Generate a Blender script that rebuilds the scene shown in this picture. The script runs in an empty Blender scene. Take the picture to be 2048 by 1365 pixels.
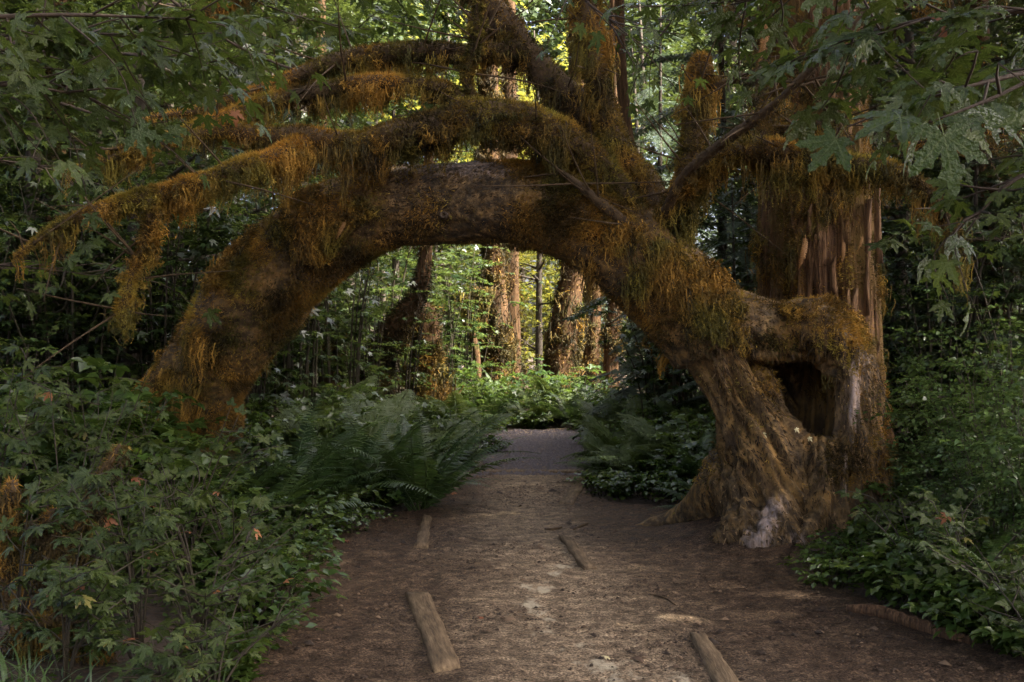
import bpy, math, random
import numpy as np
from mathutils import Vector, Matrix

random.seed(11)
rng = np.random.default_rng(11)
sc = bpy.context.scene
col = sc.collection
rad = math.radians

# ------------------------------------------------------------------ camera
F = 2048 * 40 / 36.0
EYE = 1.5
cd = bpy.data.cameras.new('camera')
cd.lens = 40; cd.sensor_width = 36; cd.clip_start = .05; cd.clip_end = 900
cd.shift_y = 17.5 / 2048
cam = bpy.data.objects.new('camera', cd); col.objects.link(cam)
cam.location = (0, 0, EYE); cam.rotation_euler = (rad(90), 0, 0)
sc.camera = cam

# ------------------------------------------------------------------ sky, sun, exposure
SUN_EL, SUN_AZ = 50.0, 104.0          # azimuth measured from +Y (ahead) towards +X
world = bpy.data.worlds.new('World'); sc.world = world; world.use_nodes = True
wn = world.node_tree.nodes; wl = world.node_tree.links
bg = wn.get('Background') or wn.new('ShaderNodeBackground')
sky = wn.new('ShaderNodeTexSky'); sky.sky_type = 'NISHITA'; sky.sun_disc = False
sky.sun_elevation = rad(SUN_EL); sky.sun_rotation = rad(SUN_AZ)
sky.air_density = .4; sky.dust_density = 8.0; sky.ozone_density = .3
wl.new(sky.outputs[0], bg.inputs[0]); bg.inputs[1].default_value = 0.15
out = wn.get('World Output') or wn.new('ShaderNodeOutputWorld')
wl.new(bg.outputs[0], out.inputs[0])
sd = bpy.data.lights.new('sun', 'SUN'); sd.energy = 4.3; sd.angle = rad(.6); sd.color = (1, .94, .82)
sun = bpy.data.objects.new('sun', sd); col.objects.link(sun)
sv = Vector((math.sin(rad(SUN_AZ)) * math.cos(rad(SUN_EL)), math.cos(rad(SUN_AZ)) * math.cos(rad(SUN_EL)), math.sin(rad(SUN_EL))))
sun.rotation_euler = sv.to_track_quat('Z', 'Y').to_euler(); sun.location = sv * 60
vs = sc.view_settings
vs.view_transform = 'Standard'; vs.look = 'None'; vs.gamma = 1; vs.use_curve_mapping = False
vs.exposure = 3.0
cy = sc.cycles
cy.max_bounces = 4; cy.diffuse_bounces = 3; cy.glossy_bounces = 1; cy.transmission_bounces = 3
cy.transparent_max_bounces = 4; cy.use_denoising = True; cy.denoising_prefilter = 'ACCURATE'; cy.use_adaptive_sampling = True; cy.adaptive_threshold = .012; cy.adaptive_min_samples = 24; cy.sample_clamp_indirect = 4.0
cy.caustics_reflective = False; cy.caustics_refractive = False

# ------------------------------------------------------------------ numeric helpers
def P(px, py, d):
    return np.array(((px - 1024) / F * d, d, EYE - (py - 700) / F * d))
def R(rpx, d): return rpx * d / F

def _h(ix, iy, iz, seed):
    n = (ix * 374761393 + iy * 668265263 + iz * 2147483647 + seed * 974711) & 0xffffffff
    n = ((n ^ (n >> 13)) * 1274126177) & 0xffffffff
    n = ((n ^ (n >> 16)) * 2246822519) & 0xffffffff
    return ((n ^ (n >> 15)) & 0xffff) / 32767.5 - 1.0
def vnoise(p, f=1.0, seed=0):
    q = np.asarray(p, float) * f
    i = np.floor(q).astype(np.int64); t = q - i; t = t * t * (3 - 2 * t)
    r = 0
    for a in (0, 1):
        wa = t[:, 0] if a else 1 - t[:, 0]
        for b in (0, 1):
            wb = t[:, 1] if b else 1 - t[:, 1]
            for c in (0, 1):
                wc = t[:, 2] if c else 1 - t[:, 2]
                r = r + wa * wb * wc * _h(i[:, 0] + a, i[:, 1] + b, i[:, 2] + c, seed)
    return r
def fbm(p, f=1.0, o=4, seed=0):
    r = 0; a = 1; s = 0
    for k in range(o):
        r = r + a * vnoise(p, f, seed + k); s += a; a *= .5; f *= 2.03
    return r / s
def unit(v):
    v = np.asarray(v, float)
    return v / np.maximum(np.linalg.norm(v, axis=-1, keepdims=True), 1e-9)
def sstep(a, b, x):
    t = np.clip((x - a) / (b - a), 0, 1); return t * t * (3 - 2 * t)

class G:
    """gathers triangles and quads of ONE mesh"""
    def __init__(s): s.V = []; s.T = []; s.Q = []; s.A = {}; s.n = 0
    def add(s, V, T=None, Q=None, **attr):
        V = np.asarray(V, float).reshape(-1, 3)
        if T is not None and len(T): s.T.append(np.asarray(T, np.int64) + s.n)
        if Q is not None and len(Q): s.Q.append(np.asarray(Q, np.int64) + s.n)
        for k, v in attr.items():
            s.A.setdefault(k, []).append((s.n, np.broadcast_to(np.asarray(v, float), (len(V),))))
        s.V.append(V); s.n += len(V); return s
    def arrays(s):
        V = np.concatenate(s.V) if s.V else np.zeros((0, 3))
        T = np.concatenate(s.T) if s.T else np.zeros((0, 3), np.int64)
        Q = np.concatenate(s.Q) if s.Q else np.zeros((0, 4), np.int64)
        return V, T, Q
    def tris(s):
        V, T, Q = s.arrays()
        return V, np.concatenate([T, Q[:, [0, 1, 2]], Q[:, [0, 2, 3]]])
    def mesh(s, name, mat, origin=(0, 0, 0), smooth=False):
        V, T, Q = s.arrays(); V = V - np.asarray(origin, float)
        me = bpy.data.meshes.new(name)
        me.vertices.add(len(V)); me.vertices.foreach_set('co', V.astype(np.float32).ravel())
        li = np.concatenate([T.ravel(), Q.ravel()]); nt, nq = len(T), len(Q)
        me.loops.add(len(li)); me.loops.foreach_set('vertex_index', li.astype(np.int32))
        me.polygons.add(nt + nq)
        st = np.concatenate([np.arange(nt) * 3, nt * 3 + np.arange(nq) * 4])
        me.polygons.foreach_set('loop_start', st.astype(np.int32))
        if smooth: me.polygons.foreach_set('use_smooth', np.ones(nt + nq, bool))
        for k, lst in s.A.items():
            a = np.zeros(len(V), np.float32)
            for o, v in lst: a[o:o + len(v)] = v
            at = me.attributes.new(k, 'FLOAT', 'POINT'); at.data.foreach_set('value', a)
        me.update(calc_edges=True)
        if mat: me.materials.append(mat)
        return me

def catmull(pts, step):
    p = np.asarray(pts, float); n = len(p)
    e = np.vstack([2 * p[0] - p[1], p, 2 * p[-1] - p[-2]]); o = []
    for i in range(n - 1):
        a, b, c, d = e[i], e[i + 1], e[i + 2], e[i + 3]
        m = max(2, int(np.linalg.norm((c - b)[:3]) / step))
        t = np.linspace(0, 1, m, endpoint=False)[:, None]
        o.append(.5 * (2 * b + (c - a) * t + (2 * a - 5 * b + 4 * c - d) * t ** 2 + (3 * b - a - 3 * c + d) * t ** 3))
    o.append(p[-1:]); o = np.vstack(o); o[:, 3] = np.maximum(o[:, 3], .0008); return o

def tube(g, pts, seg=10, step=.1, amp=0.0, freq=3.0, seed=0, flute=0.0, nfl=9, tint=None):
    """pts: (x, y, z, r). A tapering limb with uneven bark."""
    c = catmull(pts, step); n = len(c); X = c[:, :3]; r = c[:, 3]
    tg = unit(np.gradient(X, axis=0))
    N = np.zeros_like(X); ref = np.array([1., 0, 0]) if abs(tg[0][0]) < .8 else np.array([0, 1., 0])
    v = ref
    for i in range(n):
        v = v - tg[i] * np.dot(v, tg[i]); v = v / max(np.linalg.norm(v), 1e-9); N[i] = v
    B = np.cross(tg, N)
    a = np.linspace(0, 2 * np.pi, seg, endpoint=False)
    dirs = np.cos(a)[None, :, None] * N[:, None] + np.sin(a)[None, :, None] * B[:, None]
    rr = np.repeat(r[:, None], seg, 1)
    if amp or flute:
        base = X[:, None] + dirs * rr[..., None]
        if amp: rr = rr * (1 + amp * fbm(base.reshape(-1, 3), freq, 3, seed).reshape(n, seg))
        if flute:
            s = np.linspace(0, n * step, n)[:, None]
            q = np.stack([np.cos(a)[None] * nfl / 3 + 0 * s, np.sin(a)[None] * nfl / 3 + 0 * s, s * .5 + 0 * a[None]], -1).reshape(-1, 3)
            rr = rr * (1 + flute * fbm(q, 1.0, 3, seed + 5).reshape(n, seg))
    V = (X[:, None] + dirs * rr[..., None]).reshape(-1, 3)
    i, j = np.meshgrid(np.arange(n - 1), np.arange(seg), indexing='ij'); j2 = (j + 1) % seg
    Q = np.stack([i * seg + j, i * seg + j2, (i + 1) * seg + j2, (i + 1) * seg + j], -1).reshape(-1, 4)
    V = np.vstack([V, X[:1] - tg[:1] * r[0] * .3, X[-1:] + tg[-1:] * r[-1] * .6])
    j = np.arange(seg); j2 = (j + 1) % seg
    T = np.vstack([np.stack([j2, j, np.full(seg, n * seg)], 1),
                   np.stack([(n - 1) * seg + j, (n - 1) * seg + j2, np.full(seg, n * seg + 1)], 1)])
    g.add(V, T, Q, **({} if tint is None else {'tint': tint}))
    return c

# ------------------------------------------------------------------ objects
def tag(o, label=None, cat=None, group=None, kind=None):
    if label: o['label'] = label
    if cat: o['category'] = cat
    if group: o['group'] = group
    if kind: o['kind'] = kind
    return o
def thing(name, label, cat, loc=(0, 0, 0), group=None, rz=0.0, s=1.0):
    o = bpy.data.objects.new(name, None); col.objects.link(o)
    o.empty_display_size = .1; o.location = [float(x) for x in loc]; o.rotation_euler = (0, 0, rz); o.scale = (s, s, s)
    return tag(o, label, cat, group)
def part(name, me, parent, kind=None, mat=None):
    o = bpy.data.objects.new(name, me); col.objects.link(o); o.parent = parent
    if kind: o['kind'] = kind
    if mat is not None: o.matrix_basis = mat
    return o
def single(name, me, label, cat, loc=(0, 0, 0), group=None, rot=(0, 0, 0), s=1.0):
    o = bpy.data.objects.new(name, me); col.objects.link(o); o.location = [float(x) for x in loc]
    o.rotation_euler = rot; o.scale = (s, s, s)
    return tag(o, label, cat, group)
def copy_tree(o, label, loc, rz, s, parent=None):
    c = o.copy(); col.objects.link(c)
    if parent is None:
        c.location = [float(x) for x in loc]; c.rotation_euler = (0, 0, rz)
        c.scale = (s, s, s) if np.isscalar(s) else s
        if label: c['label'] = label
    else: c.parent = parent
    for ch in o.children: copy_tree(ch, None, None, 0, 1, c)
    return c
def frame(pos, y, nrm, s):
    y = Vector(y).normalized(); z = Vector(nrm); z = (z - y * z.dot(y)).normalized(); x = y.cross(z)
    m = Matrix((x, y, z)).transposed().to_4x4()
    return Matrix.Translation(Vector(pos)) @ m @ Matrix.Scale(s, 4)

# ------------------------------------------------------------------ materials
def newmat(name):
    m = bpy.data.materials.new(name); m.use_nodes = True
    nt = m.node_tree; nt.nodes.clear(); return m, nt, nt.nodes, nt.links
def nd(ns, t, **k):
    n = ns.new(t)
    for a, b in k.items(): setattr(n, a, b)
    return n
def ramp(ns, stops):
    n = ns.new('ShaderNodeValToRGB'); e = n.color_ramp.elements
    while len(e) < len(stops): e.new(.5)
    for i, (p, c) in enumerate(stops): e[i].position = p; e[i].color = (*c, 1) if len(c) == 3 else c
    return n
def leaf_mat(name, stops, rough=.4, transl=.35, tcol=(.12, .2, .03), vein=False, spec=.5):
    m, nt, ns, ln = newmat(name)
    at = nd(ns, 'ShaderNodeAttribute', attribute_name='tint'); oi = nd(ns, 'ShaderNodeObjectInfo')
    ad = nd(ns, 'ShaderNodeMath', operation='ADD'); mu = nd(ns, 'ShaderNodeMath', operation='MULTIPLY'); mu.inputs[1].default_value = .7
    ln.new(oi.outputs['Random'], mu.inputs[0]); ln.new(mu.outputs[0], ad.inputs[0]); ln.new(at.outputs['Fac'], ad.inputs[1])
    r = ramp(ns, stops); ln.new(ad.outputs[0], r.inputs[0]); c = r.outputs[0]
    tc = nd(ns, 'ShaderNodeTexCoord'); bump = None
    if vein:
        ve = nd(ns, 'ShaderNodeAttribute', attribute_name='vein')
        vr = ramp(ns, [(0, (1, 1, 1)), (.09, (.25, .25, .25)), (.2, (0, 0, 0))]); ln.new(ve.outputs['Fac'], vr.inputs[0])
        mx = nd(ns, 'ShaderNodeMixRGB', blend_type='MIX'); mx.inputs[2].default_value = (.17, .2, .08, 1)
        ml = nd(ns, 'ShaderNodeMath', operation='MULTIPLY'); ml.inputs[1].default_value = .55
        ln.new(vr.outputs[0], ml.inputs[0]); ln.new(ml.outputs[0], mx.inputs[0]); ln.new(c, mx.inputs[1]); c = mx.outputs[0]
        no = nd(ns, 'ShaderNodeTexNoise'); no.inputs['Scale'].default_value = 11; no.inputs['Detail'].default_value = 3
        ln.new(tc.outputs['Object'], no.inputs['Vector'])
        bump = nd(ns, 'ShaderNodeBump'); bump.inputs['Strength'].default_value = .5; bump.inputs['Distance'].default_value = .06
        ln.new(no.outputs[0], bump.inputs['Height'])
    b = nd(ns, 'ShaderNodeBsdfPrincipled'); ln.new(c, b.inputs['Base Color']); b.inputs['Roughness'].default_value = rough
    b.inputs['Specular IOR Level'].default_value = spec
    if bump: ln.new(bump.outputs[0], b.inputs['Normal'])
    t = nd(ns, 'ShaderNodeBsdfTranslucent')
    mm = nd(ns, 'ShaderNodeMixRGB', blend_type='MIX'); mm.inputs[0].default_value = .55; mm.inputs[2].default_value = (*tcol, 1)
    ln.new(c, mm.inputs[1]); ln.new(mm.outputs[0], t.inputs[0])
    ms = nd(ns, 'ShaderNodeMixShader'); ms.inputs[0].default_value = transl
    ln.new(b.outputs[0], ms.inputs[1]); ln.new(t.outputs[0], ms.inputs[2])
    o = nd(ns, 'ShaderNodeOutputMaterial'); ln.new(ms.outputs[0], o.inputs[0]); return m
def strand_mat(name, stops, transl=.25):
    m, nt, ns, ln = newmat(name)
    at = nd(ns, 'ShaderNodeAttribute', attribute_name='tint')
    r = ramp(ns, stops); ln.new(at.outputs['Fac'], r.inputs[0]); c = r.outputs[0]
    if name == 'moss':                                   # patches of greener moss among the rusty one
        tc = nd(ns, 'ShaderNodeTexCoord'); no = nd(ns, 'ShaderNodeTexNoise'); no.inputs['Scale'].default_value = 2.3; no.inputs['Detail'].default_value = 4; ln.new(tc.outputs['Object'], no.inputs['Vector'])
        gr = ramp(ns, [(.42, (0, 0, 0)), (.62, (1, 1, 1))]); ln.new(no.outputs[0], gr.inputs[0])
        mu = nd(ns, 'ShaderNodeMixRGB', blend_type='MULTIPLY'); mu.inputs[2].default_value = (.62, .9, .85, 1); ln.new(gr.outputs[0], mu.inputs[0]); ln.new(c, mu.inputs[1]); c = mu.outputs[0]
    b = nd(ns, 'ShaderNodeBsdfPrincipled'); ln.new(c, b.inputs['Base Color']); b.inputs['Roughness'].default_value = .75
    b.inputs['Specular IOR Level'].default_value = .25
    t = nd(ns, 'ShaderNodeBsdfTranslucent'); ln.new(c, t.inputs[0])
    ms = nd(ns, 'ShaderNodeMixShader'); ms.inputs[0].default_value = transl
    ln.new(b.outputs[0], ms.inputs[1]); ln.new(t.outputs[0], ms.inputs[2])
    o = nd(ns, 'ShaderNodeOutputMaterial'); ln.new(ms.outputs[0], o.inputs[0]); return m
def bark_mat(name, stops, scale=(6, 6, 2), rough=.8, bump=.6, spec=.3, extra=None, detail=8, dist=.02):
    """extra: (attribute, colour, roughness) laid over the bark where the attribute is 1"""
    m, nt, ns, ln = newmat(name)
    tc = nd(ns, 'ShaderNodeTexCoord'); mp = nd(ns, 'ShaderNodeMapping'); mp.inputs['Scale'].default_value = scale
    ln.new(tc.outputs['Object'], mp.inputs[0])
    no = nd(ns, 'ShaderNodeTexNoise'); no.inputs['Scale'].default_value = 3; no.inputs['Detail'].default_value = detail; no.inputs['Roughness'].default_value = .65
    ln.new(mp.outputs[0], no.inputs['Vector'])
    r = ramp(ns, stops); ln.new(no.outputs[0], r.inputs[0]); c = r.outputs[0]
    b = nd(ns, 'ShaderNodeBsdfPrincipled'); b.inputs['Roughness'].default_value = rough; b.inputs['Specular IOR Level'].default_value = spec
    if extra:
        for (an, colr, rg) in extra:
            at = nd(ns, 'ShaderNodeAttribute', attribute_name=an)
            n2 = nd(ns, 'ShaderNodeTexNoise'); n2.inputs['Scale'].default_value = 4; n2.inputs['Detail'].default_value = 7; n2.inputs['Roughness'].default_value = .7
            m2 = nd(ns, 'ShaderNodeMapping'); m2.inputs['Scale'].default_value = (9, 9, 1.6) if an == 'bare' else (7, 7, 7); ln.new(tc.outputs['Object'], m2.inputs[0]); ln.new(m2.outputs[0], n2.inputs['Vector'])
            ad = nd(ns, 'ShaderNodeMath', operation='MULTIPLY_ADD'); ad.inputs[1].default_value = 3.2 if an == 'bare' else 1.6; ad.inputs[2].default_value = -1.7 if an == 'bare' else -.8
            ln.new(n2.outputs[0], ad.inputs[0])
            a2 = nd(ns, 'ShaderNodeMath', operation='ADD', use_clamp=True); ln.new(ad.outputs[0], a2.inputs[0])
            s2 = nd(ns, 'ShaderNodeMath', operation='MULTIPLY'); s2.inputs[1].default_value = .8 if an == 'bare' else 1.3; ln.new(at.outputs['Fac'], s2.inputs[0])
            gate = nd(ns, 'ShaderNodeMath', operation='MULTIPLY', use_clamp=True); ln.new(a2.outputs[0], gate.inputs[0])
            ln.new(s2.outputs[0], a2.inputs[1]); s3 = nd(ns, 'ShaderNodeMath', operation='MULTIPLY', use_clamp=True); s3.inputs[1].default_value = 3
            ln.new(at.outputs['Fac'], s3.inputs[0]); ln.new(s3.outputs[0], gate.inputs[1])
            mx = nd(ns, 'ShaderNodeMixRGB'); mx.inputs[2].default_value = (*colr, 1)
            ln.new(gate.outputs[0], mx.inputs[0]); ln.new(c, mx.inputs[1]); c = mx.outputs[0]
    if name == 'arch bark':
        ga = nd(ns, 'ShaderNodeAttribute', attribute_name='grain'); gr = ramp(ns, [(.15, (.5, .47, .43)), (.5, (.95, .95, .95)), (.85, (1.6, 1.5, 1.35))]); ln.new(ga.outputs['Fac'], gr.inputs[0])
        mg = nd(ns, 'ShaderNodeMixRGB', blend_type='MULTIPLY'); mg.inputs[0].default_value = 1; ln.new(c, mg.inputs[1]); ln.new(gr.outputs[0], mg.inputs[2]); c = mg.outputs[0]
    ln.new(c, b.inputs['Base Color'])
    bp = nd(ns, 'ShaderNodeBump'); bp.inputs['Strength'].default_value = bump; bp.inputs['Distance'].default_value = dist
    ln.new(no.outputs[0], bp.inputs['Height']); ln.new(bp.outputs[0], b.inputs['Normal'])
    o = nd(ns, 'ShaderNodeOutputMaterial'); ln.new(b.outputs[0], o.inputs[0]); return m

M = {}
M['maple'] = leaf_mat('maple leaf', [(0, (.02, .038, .009)), (.5, (.034, .06, .012)), (.8, (.052, .08, .015)), (1, (.075, .1, .02))], .22, .38, (.11, .15, .02), True, .42)
M['maple_mid'] = leaf_mat('maple leaf small', [(0, (.022, .042, .016)), (.7, (.036, .064, .02)), (1, (.06, .085, .022))], .27, .35, (.13, .17, .025), False, .45)
M['shrub'] = leaf_mat('shrub leaf', [(0, (.024, .05, .012)), (.7, (.044, .08, .017)), (1, (.075, .11, .022))], .27, .36, (.13, .19, .022), False, .45)
M['huckle'] = leaf_mat('small shrub leaf', [(0, (.03, .056, .018)), (.7, (.05, .088, .026)), (1, (.075, .115, .032))], .27, .33, (.1, .15, .022), False, .45)
M['far'] = leaf_mat('far leaf', [(0, (.06, .085, .02)), (.6, (.1, .125, .026)), (1, (.16, .165, .032))], .45, .5, (.4, .36, .045), False, .4)  # sunlight put into the colour: paler, yellower leaves for the bright gap
M['backleaf'] = leaf_mat('shaded leaf', [(0, (.012, .026, .009)), (.6, (.023, .042, .012)), (1.0, (.046, .068, .016))], .32, .34, (.08, .1, .016), False, .45)  # same crowns with shade put into a darker leaf colour
M['tall'] = leaf_mat('high shaded leaf', [(0, (.02, .038, .014)), (.6, (.034, .058, .02)), (1, (.055, .08, .024))], .42, .3, (.08, .11, .02), False, .5)  # shade of the high crowns put into a darker, less translucent colour
M['fern'] = leaf_mat('sword fern', [(0, (.018, .04, .012)), (.7, (.032, .062, .017)), (1, (.052, .085, .02))], .42, .3, (.09, .14, .02), False, .4)
M['ladyfern'] = leaf_mat('lady fern', [(0, (.035, .058, .016)), (.7, (.055, .084, .022)), (1, (.08, .108, .028))], .5, .35, (.14, .18, .03), False, .3)
M['deadfern'] = leaf_mat('dry fern', [(0, (.3, .15, .045)), (1, (.42, .22, .08))], .7, .4, (.45, .22, .06))
M['deadleaf'] = leaf_mat('dead leaf', [(0, (.12, .04, .018)), (.6, (.2, .07, .025)), (1, (.3, .12, .04))], .6, .3, (.3, .1, .03))
M['paleleaf'] = leaf_mat('yellowed leaf', [(0, (.38, .33, .16)), (1, (.5, .44, .24))], .6, .2, (.4, .35, .15))
M['yellowleaf'] = leaf_mat('yellowing leaf', [(0, (.12, .12, .03)), (1, (.2, .17, .04))], .4, .35, (.2, .18, .03))
M['conifer'] = leaf_mat('conifer', [(0, (.03, .05, .03)), (1, (.06, .085, .05))], .5, .2, (.08, .12, .04))
M['grass'] = leaf_mat('grass', [(0, (.04, .08, .02)), (1, (.08, .13, .04))], .4, .35, (.14, .2, .04))
MOSS = [(0, (.028, .019, .007)), (.25, (.072, .047, .012)), (.5, (.165, .095, .019)), (.75, (.32, .17, .027)), (1, (.5, .27, .045))]
M['moss'] = strand_mat('moss', MOSS)
M['flake'] = strand_mat('flake', [(0, (.012, .008, .004)), (.4, (.06, .036, .014)), (.75, (.15, .088, .03)), (1, (.28, .18, .09))], .05)
M['litter'] = strand_mat('litter', [(0, (.028, .02, .014)), (.5, (.075, .048, .03)), (1, (.15, .1, .06))], .1)
M['bark_arch'] = bark_mat('arch bark', [(.32, (.014, .009, .004)), (.5, (.07, .045, .018)), (.68, (.2, .13, .055))], (7, 7, 5), .75, .8, .4,
                          [('mossy', (.15, .085, .02), .9), ('bare', (.3, .235, .205), .5)], dist=.03)
M['bark_limb'] = bark_mat('limb bark', [(.3, (.028, .018, .01)), (.6, (.08, .05, .022)), (.8, (.13, .08, .03))], (6, 6, 6), .85, .6)
M['bark_red'] = bark_mat('red bark', [(.3, (.022, .011, .005)), (.5, (.11, .055, .023)), (.68, (.26, .14, .06))], (16, 16, 1.6), .8, .9, .3,
                         [('mossy', (.15, .09, .02), .9)], dist=.04)
M['bark_far'] = bark_mat('far bark', [(.3, (.02, .011, .005)), (.5, (.066, .035, .014)), (.7, (.135, .072, .028))], (8, 8, 1.0), .85, .8, .2, dist=.05)
M['bark_dark'] = bark_mat('dark bark', [(.3, (.025, .02, .014)), (.7, (.075, .06, .045))], (8, 8, 2), .85, .5, .2)
M['twig'] = bark_mat('twig', [(.3, (.022, .014, .009)), (.7, (.065, .042, .025))], (20, 20, 20), .7, .3)
M['stem'] = bark_mat('stem', [(.3, (.018, .014, .008)), (.7, (.05, .038, .02))], (20, 20, 20), .7, .2)
M['wood'] = bark_mat('old timber', [(.3, (.035, .024, .013)), (.5, (.095, .064, .034)), (.7, (.17, .12, .068))], (14, 1.6, 14), .85, .7, .25, dist=.01)

# ------------------------------------------------------------------ ground
LE = np.array([(0, -.9), (4, -1.12), (5.1, -1.28), (6, -1.4), (7.5, -1.58), (8.5, -1.62), (9.3, -1.5), (11, -1.0), (12, -.68), (13.4, -.5), (14.8, -.34), (17, -.5), (20, -.8), (21.5, -1.6), (22.2, -3)])
RE = np.array([(0, 3.4), (4, 3.0), (5.7, 2.66), (7.4, 2.05), (8.3, 2.2), (9.5, 2.0), (10.6, 1.75), (11.3, .9), (12.3, .78), (13.6, .98), (16, 1.2), (19, 1.5), (21, 1.9), (22.2, 3)])
def edge_l(y): return np.interp(y, LE[:, 0], LE[:, 1])
def edge_r(y): return np.interp(y, RE[:, 0], RE[:, 1])
def path_in(x, y):
    """metres inside the path (+) or outside it (-)"""
    return np.minimum(np.minimum(x - edge_l(y), edge_r(y) - x), 21.6 - y + .25 * np.sin(x * 2.1))
def ground_z(x, y):
    x = np.asarray(x, float); y = np.asarray(y, float)
    k = path_in(x, y); p = np.stack([x, y, 0 * x], -1).reshape(-1, 3)
    n = fbm(p, .5, 3, 40).reshape(x.shape); n2 = fbm(p, 2.2, 3, 41).reshape(x.shape)
    z = np.where(k > 0, -.03, np.minimum(.16, .16 * sstep(0, 1.6, -k)) - .012)
    far = np.clip((np.hypot(x, y) - 8) / 30, 0, 1)
    z = z + np.where(k < 0, (.16 * n * far + .04 * n2) * sstep(0, .8, -k), 0)
    mound = .34 * np.exp(-(((x - 2.1) / .62) ** 2 + ((y - 9.1) / .6) ** 2))
    return z + mound

def build_ground():
    xs = np.concatenate([-np.geomspace(16, 420, 22)[::-1], np.linspace(-15, 15, 131), np.geomspace(16, 420, 22)])
    ys = np.concatenate([-np.geomspace(4, 420, 22)[::-1], np.linspace(-3, 40, 180), np.geomspace(41, 420, 22)])
    X, Y = np.meshgrid(xs, ys); Z = ground_z(X, Y); nx = len(xs); ny = len(ys)
    i, j = np.meshgrid(np.arange(ny - 1), np.arange(nx - 1), indexing='ij'); a = i * nx + j
    Q = np.stack([a, a + 1, a + nx + 1, a + nx], -1).reshape(-1, 4)
    m, nt, ns, ln = newmat('forest soil')
    tc = nd(ns, 'ShaderNodeTexCoord')
    n1 = nd(ns, 'ShaderNodeTexNoise'); n1.inputs['Scale'].default_value = 26; n1.inputs['Detail'].default_value = 8
    ln.new(tc.outputs['Object'], n1.inputs[0])
    r = ramp(ns, [(.3, (.018, .012, .007)), (.55, (.05, .03, .016)), (.75, (.09, .05, .025))]); ln.new(n1.outputs[0], r.inputs[0])
    b = nd(ns, 'ShaderNodeBsdfPrincipled'); b.inputs['Roughness'].default_value = .9; ln.new(r.outputs[0], b.inputs['Base Color'])
    bp = nd(ns, 'ShaderNodeBump'); bp.inputs['Distance'].default_value = .03; ln.new(n1.outputs[0], bp.inputs['Height']); ln.new(bp.outputs[0], b.inputs['Normal'])
    o = nd(ns, 'ShaderNodeOutputMaterial'); ln.new(b.outputs[0], o.inputs[0])
    g = G(); g.add(np.stack([X, Y, Z], -1).reshape(-1, 3), None, Q)
    ob = bpy.data.objects.new('ground', g.mesh('ground', m, smooth=True)); col.objects.link(ob); ob['kind'] = 'structure'
    ob['label'] = 'dark forest soil under the plants'
build_ground()

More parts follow.
